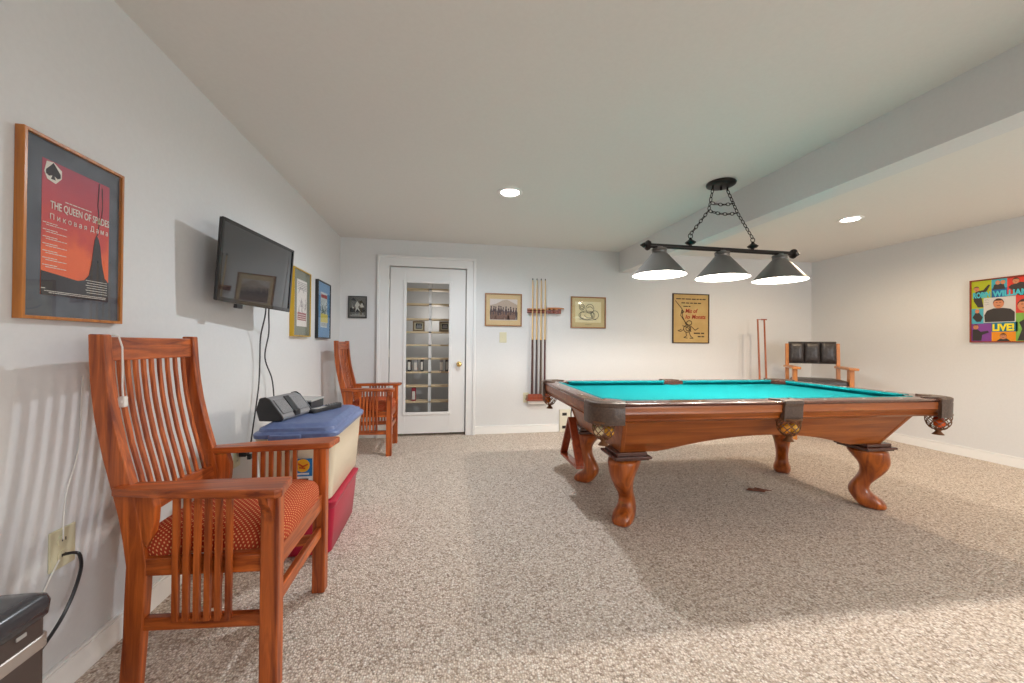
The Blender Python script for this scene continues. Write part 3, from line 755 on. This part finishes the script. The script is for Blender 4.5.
wall_plate(1.04, D, .445, 0, .075, .125, 'ivory outlet on the wall below the cue rack', 'wall_outlet')
wall_plate(.74, D, 1.203, 0, .09, .13, 'ivory switch plate under the framed group photo', 'light_switch')
pg = thing('wall_adapter', 'black plug adapter in the outlet behind the stacked bins', 'plug', (XL+.009, 2.53, .47), PI/2)
MB().box(-.025, .025, -.04, 0, -.03, .03).build('body', BLACKP, pg, .005); MB().box(-.012, .012, -.06, -.04, -.05, -.02).build('cord_strain', BLACKP, pg, .003)
cord('power_cord', [(XL+.010, 1.452, .44), (XL+.034, 1.455, .442), (XL+.045, 1.462, .43), (XL+.046, 1.465, .38), (XL+.04, 1.44, .30), (XL+.04, 1.38, .235), (XL+.04, 1.25, .16), (XL+.04, 1.12, .13)], .0048, BLACKP, 'thick black cord plugged in behind the nearer armchair')
cord('white_wire', [(XL+.004, 1.515, 1.0), (XL+.004, 1.512, .92), (XL+.004, 1.505, .76), (XL+.006, 1.46, .62), (XL+.012, 1.447, .49)], .002, WHITEP, 'thin white wire on the wall above the outlet by the armchair')
cord('white_wire', [(XL+.008, 1.44, .43), (XL+.006, 1.41, .38), (XL+.006, 1.36, .30), (XL+.006, 1.30, .25)], .0025, WHITEP, 'thin white wire on the wall below the outlet by the armchair')
pc = thing('pull_cord', 'white cord with a small plug draped over the armchair back', 'cord', (-1.010, 1.445, 0))
MB().tube([(-.06, -.0, 1.06), (-.063, 0, 1.10), (-.056, 0, 1.134), (-.04, 0, 1.1385), (-.024, 0, 1.134), (-.014, 0, 1.10), (-.012, 0, 1.03), (-.010, -.003, .975), (-.010, 0, .94)], .0028, 6).build('wire', WHITEP, pc, smooth=True)
MB().box(-.020, .0, -.009, .009, .905, .940).box(-.016, -.004, -.012, .012, .918, .930).build('plug', WHITEP, pc, .004)
# dark appliance by the wall, cut by the frame
ap = thing('floor_appliance', 'dark grey boxy appliance with rounded black lid and silver stripe', 'appliance', (-1.04, .855, 0))
ax, ay, az = .135, .225, .535
def AR(g, z): return [(a, b, z) for a, b, _ in rr(-ax-g, ax+g, -ay-g, ay+g, .02, 0)]
MB().loft([AR(-.004, .002), AR(0, .01), AR(0, az-.055)]).build('body', mat('brown_grey_metal', srgb(86, 76, 72), .4, .2), ap, smooth=True)
MB().loft([AR(.002, az-.125), AR(.004, az-.123), AR(.004, az-.097), AR(.002, az-.095)]).build('stripe', mat('silver_stripe', srgb(170, 160, 152), .35, .3), ap)
MB().loft([AR(.002, az-.055), AR(.006, az-.05), AR(.008, az-.022), AR(.004, az-.008), AR(-.008, az), AR(-.03, az+.001)]).build('lid', mat('black_lid', (.045, .048, .055), .22, coat=.4), ap, smooth=True)
MB().box(-.07, .07, -.20, .13, az, az+.004).build('recess_plate', BLACKP, ap, .003)
MB().box(ax+.004, ax+.006, .15, .17, az-.068, az-.06).build('badge', SILVER, ap)

# ------------------------------------------------------------------ framed pictures
def picture(name, label, loc, rz, w, h, depth, fwid, fm, bm_, group=None, cat='picture', glassed=True):
    t = thing(name, label, cat, loc, rz, group)        # origin: bottom left corner, on the wall
    mb = MB()
    for q in ([(0, 0), (w, 0), (w-fwid, fwid), (fwid, fwid)], [(w, 0), (w, h), (w-fwid, h-fwid), (w-fwid, fwid)], [(w, h), (0, h), (fwid, h-fwid), (w-fwid, h-fwid)], [(0, h), (0, 0), (fwid, fwid), (fwid, h-fwid)]):
        mb.prism(q, 'y', -depth, -.001)
    mb.build('frame', fm, t, .0015)
    yb = -depth+.010
    MB().box(fwid*.8, w-fwid*.8, yb, yb+.004, fwid*.8, h-fwid*.8).build('backing', bm_, t)
    if glassed:
        MB().box(fwid*.9, w-fwid*.9, yb-.007, yb-.0055, fwid*.9, h-fwid*.9).build('glass', PICGLASS, t)
    return t, yb
def squig(mb, x0, x1, z, w_, y, amp=.4, gap=.2):
    x = x0
    while x < x1:
        l = random.uniform(1.2, 3.2)*w_*2; mb.rect(x, min(x+l, x1), z, z+w_, y); x += l+w_*gap*4
    return mb
# 1: big red opera poster
W1, H1 = .344, .546
t, yb = picture('framed_poster', 'large framed red opera poster in a dark mat above the armchair', (XL, 1.300, 1.182), PI/2, W1, H1, .025, .010,
                wood('amber_frame', srgb(158, 92, 30), srgb(196, 122, 46), 'z', .3, .4), speckle('slate_mat', srgb(66, 72, 82), srgb(88, 94, 104), 14, .5), None, 'poster')
px0, px1, pz0, pz1 = .060, .292, .075, .482
PW, PH = px1-px0, pz1-pz0
pr = mat('poster_red', (.5, .1, .08), .5)
tc = nd(pr, 'ShaderNodeTexCoord'); sx_ = nd(pr, 'ShaderNodeSeparateXYZ'); lk(pr, tc.outputs['Object'], sx_.inputs[0])
nz_ = nd(pr, 'ShaderNodeTexNoise', Scale=22, Detail=4); lk(pr, tc.outputs['Object'], nz_.inputs['Vector'])
mth = nd(pr, 'ShaderNodeMath', operation='MULTIPLY_ADD'); mth.inputs[1].default_value = .16; lk(pr, nz_.outputs['Fac'], mth.inputs[0]); lk(pr, sx_.outputs[2], mth.inputs[2])
mr = nd(pr, 'ShaderNodeMapRange'); mr.inputs[1].default_value = pz0+.08; mr.inputs[2].default_value = pz1+.08; lk(pr, mth.outputs[0], mr.inputs[0])
rp = ramp(pr, [(0, srgb(226, 92, 40)), (.32, srgb(236, 104, 50)), (.5, srgb(206, 66, 52)), (.72, srgb(190, 54, 68)), (1, srgb(168, 58, 82))]); lk(pr, mr.outputs[0], rp.inputs[0]); lk(pr, rp.outputs[0], bsdf(pr).inputs['Base Color'])
pp = MB().rect(px0, px1, pz0, pz1, yb).build('poster_print', pr, t)
X = lambda u: px0+PW*u
Z = lambda v: pz0+PH*v
DKP = flatm('poster_dark', 48, 44, 50)
y1 = yb-.0012
ls = [(X(0), Z(0)), (X(1), Z(0)), (X(1), Z(.16)), (X(.93), Z(.20)), (X(.88), Z(.32)), (X(.85), Z(.46)), (X(.82), Z(.52)), (X(.785), Z(.55)), (X(.755), Z(.50)), (X(.735), Z(.42)), (X(.715), Z(.32)), (X(.67), Z(.2)), (X(.6), Z(.155)), (X(.5), Z(.14)), (X(.3), Z(.155)), (X(0), Z(.175))]
MB().flat(ls, y1).stroke([(X(.80), Z(.55)), (X(.83), Z(.66)), (X(.80), Z(.8)), (X(.82), Z(.99))], .003, y1).stroke([(X(.86), Z(.66)), (X(.88), Z(.8)), (X(.87), Z(.96))], .0025, y1).build('poster_silhouette', DKP, t)
PAPER = flatm('paper_white', 228, 224, 214)
y2 = yb-.002
MB().flat([(X(.02), Z(.905)), (X(.05), Z(.985)), (X(.14), Z(.995)), (X(.25), Z(.955)), (X(.25), Z(.895)), (X(.17), Z(.84)), (X(.06), Z(.855))], y1).build('card_shape', PAPER, t)
sx0, sz0, ss = X(.135), Z(.925), .022
MB().flat([(sx0+ss*a, sz0+ss*b) for a, b in ((0, 1.2), (.5, .55), (1, -.05), (1, -.55), (.6, -.8), (.2, -.6), (.12, -.55), (.3, -1.1), (-.3, -1.1), (-.12, -.55), (-.2, -.6), (-.6, -.8), (-1, -.55), (-1, -.05), (-.5, .55))], y2).build('spade', DKP, t)
text('lettering', 'THE QUEEN OF SPADES', PAPER, t, X(.10), Z(.635), PW*.89, PH*.07, y2, bold=.01)
text('lettering', 'П и к о в а я', PAPER, t, X(.10), Z(.565), PW*.52, PH*.045, y2)
text('lettering', 'Д а м а', PAPER, t, X(.68), Z(.56), PW*.29, PH*.055, y2)
mb = MB()
squig(mb, X(.30), X(.70), Z(.725), .003, y2)
for i in range(7):
    z = Z(.53-.052*i); squig(mb, X(.01), X(.20), z, .0022, y2); squig(mb, X(.05), X(.33), z-.006, .0022, y2)
for i in range(6): squig(mb, X(.62)+.004*(i % 2), X(.97), Z(.155-.02*i), .0018, y2)
squig(mb, X(.0), X(.06), Z(.045), .0025, y2)
for i in range(2): squig(mb, X(.06*i+.04), X(.95), Z(.025-.012*i)+.001, .0018, y2)
mb.build('fine_print', PAPER, t)
MB().disc(X(.82), Z(.67), .006, y2, .009).build('candle_flame', flatm('flame', 240, 220, 170), t)
# 2: gold-framed poster, 3: blue poster
GOLD = mat('gold_frame', srgb(206, 166, 52), .3, .5)
t, yb = picture('framed_poster', 'gold-framed poster with grey-green mat beside the television', (XL, 3.262, 1.168), PI/2, .395, .555, .034, .011, GOLD, flatm('sage_mat', 118, 122, 104), None, 'poster')
MB().rect(.085, .315, .085, .47, yb).build('poster_print', flatm('print_cream', 226, 220, 214), t)
mb = MB()
for i in range(5): squig(mb, .10, .30, .445-.014*i, .004, yb-.0012)
mb.stroke([(.12, .36), (.15, .40), (.20, .405), (.24, .37)], .006, yb-.0012)
for i in range(16):
    a, b = random.uniform(.1, .28), random.uniform(.22, .36); mb.stroke([(a, b), (a+random.uniform(-.03, .03), b-.03), (a+random.uniform(-.03, .03), b-.05)], .004, yb-.0012)
mb.build('poster_drawing', flatm('sketch_grey', 110, 100, 104), t)
MB().rect(.10, .29, .135, .20, yb-.0012).build('poster_block', flatm('block_red', 150, 52, 56), t)
mb = MB()
for i in range(3): squig(mb, .11, .28, .145+.017*i, .005, yb-.002)
mb.build('fine_print', PAPER, t)
t, yb = picture('framed_poster', 'black-framed bright blue poster nearest the corner with the glass door wall', (XL, 3.868, 1.16), PI/2, .41, .56, .03, .012, BLACKP, flatm('sky_blue_mat', 76, 140, 190), None, 'poster')
MB().rect(.10, .31, .11, .455, yb).build('poster_print', flatm('print_pale', 205, 214, 214), t)
MB().rect(.11, .30, .40, .435, yb-.0012).build('poster_heading', flatm('heading_red', 170, 60, 60), t)
mb = MB()
for i in range(22):
    a, b = random.uniform(.12, .28), random.uniform(.27, .39); mb.stroke([(a, b), (a+random.uniform(-.03, .03), b-.02), (a+random.uniform(-.03, .03), b-.035)], .007, yb-.0012)
mb.build('poster_drawing', flatm('sketch_green', 70, 100, 90), t)
MB().rect(.10, .33, .16, .245, yb-.0014).build('poster_block', flatm('block_yellow', 214, 200, 90), t)
mb = MB()
for i in range(3): squig(mb, .11, .30, .125+.011*i, .004, yb-.002)
mb.build('fine_print', flatm('print_grey', 110, 110, 110), t)
# 4: small black and white photo in the corner
t, yb = picture('framed_photo', 'small black-framed grey photograph between the corner and the door', (-1.096, D, 1.41), 0, .208, .258, .02, .009, BLACKP, flatm('photo_mid_grey', 96, 95, 90), None)
MB().flat([(.075, .15), (.10, .20), (.13, .155), (.11, .13), (.14, .07), (.10, .11), (.08, .07), (.085, .12)], yb-.001).flat([(.13, .15), (.155, .18), (.175, .13), (.14, .125)], yb-.001).flat([(.04, .17), (.05, .13), (.07, .12), (.05, .11)], yb-.001).build('photo_figures', flatm('photo_light', 190, 190, 180), t)
mb = MB()
for i in range(12): mb.rect(.02+.014*i, .03+.014*i, .02, random.uniform(.03, .06), yb-.001)
mb.build('photo_foreground', flatm('photo_pale', 150, 150, 144), t)
MB().rect(.02, .19, .07, .12, yb-.0006).flat([(.03, .21), (.06, .24), (.09, .20)], yb-.0006).flat([(.11, .19), (.15, .21), (.185, .15)], yb-.0006).build('photo_shadows', flatm('photo_black', 44, 42, 38), t)
# 5: sepia group photo
BRNF = wood('brown_frame', srgb(120, 78, 38), srgb(160, 110, 60), 'x', .35, .3)
t, yb = picture('framed_photo', 'framed sepia photograph of a crowd above the switch plate', (.507, D, 1.343), 0, .468, .41, .022, .016, BRNF, flatm('tan_mat', 204, 178, 132), 'framed pictures on the cue rack wall')
MB().rect(.062, .41, .075, .34, yb).build('photo_print', flatm('sepia_sky', 206, 196, 190), t)
MB().flat([(.062, .26), (.14, .28), (.22, .325), (.28, .335), (.35, .30), (.41, .27), (.41, .2), (.062, .2)], yb-.0008).build('photo_hills', flatm('sepia_hill', 176, 158, 142), t)
for nm, cols, zz in (('photo_figures', (70, 52, 54), .0), ('photo_front_figures', (118, 86, 72), .0)):
    mb = MB()
    for i in range(11 if zz == 0 else 8):
        x = .075+.0315*i+random.uniform(-.006, .006) + (.014 if 'front' in nm else 0)
        if x > .40: continue
        h_ = random.uniform(.12, .16) if 'front' not in nm else random.uniform(.06, .09); b_ = .082
        y_ = yb-.0016 if 'front' not in nm else yb-.0024
        k = random.uniform(1.0, 1.5)
        mb.flat([(x-.012*k, b_), (x-.002, b_), (x, b_+h_*.4), (x+.004, b_), (x+.013*k, b_), (x+.015*k, b_+h_*.7), (x+.006, b_+h_), (x-.006, b_+h_), (x-.016*k, b_+h_*.68)], y_).disc(x+random.uniform(-.003, .003), b_+h_+.012, .009, y_, .012)
    mb.build(nm, flatm(nm+'_tone', *cols), t)
# 6: ink drawing
t, yb = picture('framed_drawing', 'framed cartoon ink drawing on cream paper next to the cue rack', (1.622, D, 1.335), 0, .48, .41, .022, .016, BRNF, flatm('tan_mat_two', 196, 178, 128), 'framed pictures on the cue rack wall')
MB().rect(.06, .415, .075, .345, yb).build('drawing_paper', flatm('cream_paper', 222, 212, 170), t)
mb = MB()
el = lambda cx, cz, a, b, n=16, s=0, e=2*PI: [(cx+a*cos(s+(e-s)*i/n), cz+b*sin(s+(e-s)*i/n)) for i in range(n+1)]
for p in (el(.26, .255, .055, .06), el(.26, .25, .04, .03, 10, .2, 2.6), el(.15, .275, .035, .04), el(.15, .27, .02, .02), el(.22, .17, .11, .055), el(.33, .175, .05, .055), el(.16, .17, .05, .04, 10, 1, 5), el(.25, .17, .06, .035, 10, 3, 6), el(.29, .19, .02, .03), [(.12, .12), (.22, .105), (.35, .115)], [(.14, .21), (.13, .16), (.15, .12)], [(.2, .2), (.3, .21)]):
    mb.stroke(p, .006, yb-.001)
mb.build('ink_lines', INK, t)
squig(MB(), .20, .28, .045, .004, yb-.001).build('caption', INK, t)
# 7: tall tan poster
t, yb = picture('framed_poster', 'tall tan poster with red lettering and ink sketch behind the lamp', (3.071, D, 1.152), 0, .553, .68, .022, .012, flatm('dark_brown_frame', 70, 50, 34), speckle('tan_paper', srgb(184, 152, 92), srgb(194, 162, 102), 6, .6), None, 'poster', False)
mb = MB()
squig(mb, .05, .50, .60, .014, yb-.001); squig(mb, .13, .44, .545, .014, yb-.001); squig(mb, .16, .27, .50, .012, yb-.001)
squig(mb, .32, .48, .13, .018, yb-.001); squig(mb, .38, .48, .085, .016, yb-.001)
for p in (el(.22, .20, .055, .05), el(.23, .20, .03, .03), el(.25, .28, .04, .03, 10), [(.04, .58), (.14, .47), (.15, .36), (.20, .26)], [(.14, .46), (.12, .38), (.19, .29), (.22, .24)], [(.17, .19), (.12, .16), (.08, .17), (.13, .19)], [(.27, .24), (.34, .18), (.39, .21)], [(.20, .15), (.21, .10), (.17, .08), (.22, .07)], [(.25, .15), (.27, .10), (.31, .07), (.26, .07)], [(.15, .24), (.22, .22), (.28, .16)], [(.14, .46), (.17, .43), (.13, .41)]):
    mb.stroke(p, .010, yb-.001)
mb.build('ink_lines', flatm('brown_ink', 74, 58, 36), t)
RED = flatm('red_ink', 168, 50, 24)
text('lettering', 'Mis of', RED, t, .19, .415, .19, .06, yb-.0016, font_shear=.2, bold=.02)
text('lettering', 'Monsts', RED, t, .29, .335, .21, .06, yb-.0016, font_shear=.2, bold=.02)
text('lettering', 'lo', RED, t, .19, .335, .07, .055, yb-.0016, font_shear=.2, bold=.02)
# 8: comedy poster on the far side wall
RW, RH = .44, .63
t, yb = picture('framed_poster', 'colourful comedy poster of posing men on the wall past the pool table', (XR, 3.021, 1.176), -PI/2, RW, RH, .022, .012, wood('red_frame', srgb(120, 44, 24), srgb(150, 62, 34), 'x', .3, .3), flatm('poster_base', 60, 120, 150), None, 'poster', False)
def panel(n, x0, x1, z0, z1, c): MB().rect(x0, x1, z0*RH, z1*RH, yb).build('colour_panel', flatm(n, *c), t)
panel('lime', .012, .156, .54, .98, (168, 178, 20)); panel('cyan', .156, .262, .84, .98, (60, 170, 190)); panel('royal', .156, .262, .68, .84, (16, 96, 160)); panel('scarlet', .262, .428, .66, .98, (214, 52, 34))
panel('azure', .012, .10, .30, .54, (70, 170, 190)); panel('violet', .012, .156, .015, .30, (128, 66, 150)); panel('orange', .156, .318, .015, .165, (226, 140, 20))
panel('deep_blue', .156, .33, .165, .31, (30, 120, 150)); panel('crimson', .318, .428, .44, .66, (206, 60, 50)); panel('leaf', .318, .428, .015, .44, (120, 170, 70))
MB().rect(.10, .318, .31*RH, .70*RH, yb-.0008).build('portrait_panel', flatm('portrait_grey', 200, 198, 196), t)
SUIT = flatm('suit_grey', 52, 48, 48); SKIN = flatm('skin_print', 200, 130, 92); HAIRP = flatm('hair_print', 60, 40, 32)
y3 = yb-.002
mb = MB(); q = RH
mb.flat([(.11, .32*q), (.312, .32*q), (.312, .46*q), (.285, .51*q), (.235, .53*q), (.17, .53*q), (.125, .50*q), (.106, .43*q)], y3)
mb.flat([(.03, .66*q), (.06, .56*q), (.10, .56*q), (.085, .72*q), (.12, .80*q), (.148, .90*q), (.135, .91*q), (.10, .83*q), (.05, .82*q), (.025, .76*q)], y3)
mb.flat([(.02, .03*q), (.085, .03*q), (.09, .12*q), (.14, .16*q), (.13, .185*q), (.08, .17*q), (.05, .22*q), (.02, .2*q)], y3)
mb.flat([(.165, .82*q), (.25, .82*q), (.24, .9*q), (.175, .9*q)], y3)
mb.flat([(.27, .84*q), (.34, .70*q), (.42, .70*q), (.415, .88*q), (.35, .9*q), (.29, .87*q)], y3)
mb.flat([(.02, .40*q), (.05, .33*q), (.08, .33*q), (.095, .40*q), (.07, .47*q), (.04, .47*q)], y3)
mb.flat([(.33, .03*q), (.36, .2*q), (.34, .3*q), (.40, .38*q), (.42, .3*q), (.40, .03*q)], y3)
mb.flat([(.19, .02*q), (.285, .02*q), (.26, .06*q), (.215, .06*q)], y3)
mb.build('suited_figures', SUIT, t)
for x, z, r, hr in ((.205, .602, .037, 1), (.05, .855, .02, 1), (.045, .25, .02, 1), (.20, .925, .016, 0), (.235, .925, .016, 0), (.32, .925, .022, 1), (.375, .55, .045, 1), (.055, .50, .016, 0), (.39, .42, .02, 0), (.237, .095, .022, 1)):
    fo = MB().disc(x, z*q, r, y3-.0006, r*1.3).build('printed_face', SKIN, t)
    if hr:
        MB().flat([(x+r*1.05*cos(a), z*q+r*1.36*sin(a)) for a in [i*PI/8 for i in range(9)]]+[(x-r*.7, z*q+r*.75), (x+r*.7, z*q+r*.75)], y3-.0012).build('printed_hair', HAIRP, fo)
        MB().rect(x-r*.5, x-r*.15, z*q+r*.2, z*q+r*.32, y3-.0012).rect(x+r*.15, x+r*.5, z*q+r*.2, z*q+r*.32, y3-.0012).rect(x-r*.3, x+r*.3, z*q-r*.6, z*q-r*.48, y3-.0012).build('printed_features', HAIRP, fo)
CY = flatm('cyan_letter', 70, 186, 204)
text('lettering', 'ROBIN', CY, t, .024, .705*q, .125, .095*q, y3-.002, bold=.045)
text('lettering', 'WILLIAMS', CY, t, .165, .705*q, .262, .095*q, y3-.002, bold=.045)
text('lettering', 'LIVE!', flatm('yellow_letter', 240, 220, 40), t, .165, .175*q, .145, .115*q, y3-.002, bold=.045)
mb = MB()
for i in range(3): mb.stroke([(.108+.01*j, (.66-.035*i)*q+.004*((j*7+i) % 3)) for j in range(4)], .0016, y3)
mb.build('signature', INK, t)

# ------------------------------------------------------------------ cue rack and cues
cr = thing('cue_rack', 'wall-mounted cherry wood cue holder with a bracket above and a base below', 'cue rack', (0, D, 0))
mb = MB().box(1.045, 1.49, -.018, 0, 1.515, 1.575)
mb.build('back_board', CHERRY, cr, .003)
CUES = [1.102, 1.156, 1.211, 1.264]
poly = [(1.045, -.018), (1.46, -.018), (1.40, -.06), (1.045, -.06)]
slot = MB(); xs = [1.045]+[c+d for c in CUES+[1.318, 1.372] for d in (-.012, .012)]+[1.43]
for i in range(0, len(xs)-1, 2): slot.box(xs[i], xs[i+1], -.085, -.018, 1.523, 1.537)
slot.box(1.045, 1.43, -.04, -.018, 1.523, 1.537)
slot.build('lower_shelf', CHERRY, cr, .002)
slot = MB()
for i in range(0, len(xs)-1, 2): slot.box(xs[i], xs[i+1], -.08, -.018, 1.556, 1.57)
slot.prism([(1.30, -.018), (1.53, -.018), (1.49, -.055), (1.44, -.08), (1.30, -.06)], 'z', 1.572, 1.588)
slot.build('upper_shelf', HONEY['x'], cr, .002)
for i, c in enumerate(CUES):
    MB().ring((c, -.068, 1.545), .011, .004, 'z', 12, 6).build('clip', BRASS, cr, smooth=True)
MB().box(1.045, 1.33, -.10, 0, .435, .475).box(1.03, 1.345, -.11, 0, .415, .435).build('base_board', CHERRY, cr, .004)
MB().box(1.045, 1.33, -.10, -.085, .475, .50).build('base_lip', CHERRY, cr, .003)
MB().box(1.06, 1.32, -.07, 0, .37, .415).build('base_block', TRIM, cr, .003)
BUTT = [flatm('cue_butt_a', 70, 40, 34), flatm('cue_butt_b', 62, 52, 56), flatm('cue_butt_c', 74, 58, 48), flatm('cue_butt_d', 80, 44, 48)]
lab = ['pool cue in the wall rack, end one nearest the switch plate', 'second pool cue in the wall rack, counted from the switch plate', 'third pool cue in the wall rack, counted from the switch plate', 'pool cue in the wall rack, end one nearest the ink drawing']
for c, m_, lb in zip(CUES, BUTT, lab):
    t = thing('pool_cue', lb, 'pool cue', (c, D-.066, .476), 0, 'pool cues in the wall rack')
    MB().lathe([(.0145, 0), (.015, .01), (.0145, .1), (.0125, .35), (.0108, .70)], n=12).build('butt', m_, t, smooth=True)
    MB().lathe([(.0108, .70), (.0108, .715)], n=12).build('joint_ring', BRASS, t, smooth=True)
    MB().lathe([(.0106, .715), (.0085, 1.2), (.0068, 1.45)], n=12).build('shaft', MAPLE, t, smooth=True)
    MB().lathe([(.0068, 1.45), (.0066, 1.468), (.003, 1.474)], n=12).build('tip', flatm('cue_tip', 60, 70, 80), t, smooth=True)
# wall register beside the baseboard
t = thing('wall_register', 'cream metal plate with two dark openings beside the baseboard end', 'wall register', (1.555, D, 0))
MB().box(-.075, .075, -.02, 0, .0, .285).build('plate', flatm('cream_metal', 218, 214, 196), t, .004)
for z in (.225, .06): MB().box(-.04, .02, -.0225, -.019, z-.018, z+.018).build('opening', INK, t)
# bridge sticks standing behind the table
STICKW = wood('stick_wood', srgb(140, 70, 36), srgb(176, 100, 56), 'z', .35, .2)
for x, y, tp, lb, hd in ((4.09, 4.335, 1.475, 'brown bridge stick behind the table, the plain-ended one of two', 0), (4.195, 4.34, 1.48, 'brown bridge stick behind the table with the flat crosspiece on top', 1)):
    t = thing('bridge_stick', lb, 'bridge stick', (x, y, 0), 0, 'bridge sticks standing behind the table')
    MB().tube([(0, 0, 0), (.012, .04, .7), (.02, .085, tp)], [.013, .012, .010], 10).build('shaft', STICKW, t, smooth=True)
    if hd: MB().box(-.03, .055, .075, .095, tp-.012, tp+.004).build('bridge_head', CHERRY, t, .003)
    else: MB().box(.008, .055, .08, .09, tp-.006, tp+.004).build('bridge_head', CHERRY, t, .002)

# ------------------------------------------------------------------ tall spectator chair in the far corner
sc = thing('spectator_chair', 'tall honey oak chair with black leather back in the far corner', 'chair', (4.54, 3.97, 0), 0)
sc.rotation_euler = (0, 0, math.atan2(-.80, -.60)+PI/2)      # local -y is the front
for sx in (-1, 1):
    x = sx*.265
    MB().hexa([(x-.022, .20, 0), (x+.022, .20, 0), (x+.022, .25, 0), (x-.022, .25, 0), (x-.018, .265, 1.16), (x+.018, .265, 1.16), (x+.018, .305, 1.16), (x-.018, .305, 1.16)]).build('rear_post', HONEY['z'], sc, .004)
    MB().box(x-.022, x+.022, -.25, -.20, 0, .85).build('leg', HONEY['z'], sc, .004)
    MB().box(x-.045, x+.045, -.32, .25, .85, .878).build('armrest', HONEY['y'], sc, .006)
    MB().box(x-.012, x+.012, -.22, .22, .585, .645).build('seat_rail', HONEY['y'], sc, .003)
    MB().box(x-.012, x+.012, -.22, .22, .28, .32).build('stretcher', HONEY['y'], sc, .003)
    MB().box(x-.010, x+.010, -.14, -.10, .645, .85).build('arm_spindle', HONEY['z'], sc, .003)
MB().box(-.25, .25, -.235, -.21, .585, .645).build('seat_rail', HONEY['x'], sc, .003)
MB().box(-.25, .25, -.235, -.205, .22, .27).build('foot_rail', HONEY['x'], sc, .003)
MB().loft([[(x*s_, (y*s_)-.01, z) for x, y, _ in rr(-.25, .25, -.225, .225, .04, 0)] for s_, z in ((.97, .645), (1, .66), (1, .70), (.96, .72), (.7, .73))]).build('seat_pad', BLACKLEATHER, sc, smooth=True)
MB().box(-.25, .25, .27, .292, .90, 1.185).build('back_board', BLACKLEATHER, sc, .006)
for i in range(3):
    xc = -.167+.167*i; rings = []
    for s_, d_ in ((.98, .0), (1.0, .012), (.97, .03), (.85, .045), (.55, .054), (.2, .057)):
        ring = []
        for x, z, _ in rr(-.081*s_, .081*s_, -.138*s_, .138*s_, .03*s_, 0): 
            zz = 1.045+z; ring.append((xc+x, .27-d_+(zz-.9)*.06, zz))
        rings.append(ring)
    MB().loft(rings).build('back_cushion', BLACKLEATHER, sc, smooth=True)

# ------------------------------------------------------------------ scrap on the carpet
lf = MB()
pts = [(-.085, .02), (-.05, .035), (-.01, .03), (.02, .045), (.03, .015), (.06, .0), (.10, -.04), (.05, -.03), (.02, -.05), (-.01, -.02), (-.05, -.01)]
lf.loft([[(x, y, .002+.010*abs(sin(x*40))) for x, y in pts], [(x*.9, y*.9, .006+.012*abs(sin(x*40))) for x, y in pts]])
o = lf.build('dry_leaf', speckle('leaf_brown', srgb(84, 38, 20), srgb(130, 70, 40), 60, .7), None)
o.location = (2.40, 2.58, 0); tag(o, 'small dark brown scrap lying on the carpet under the table', 'leaf')
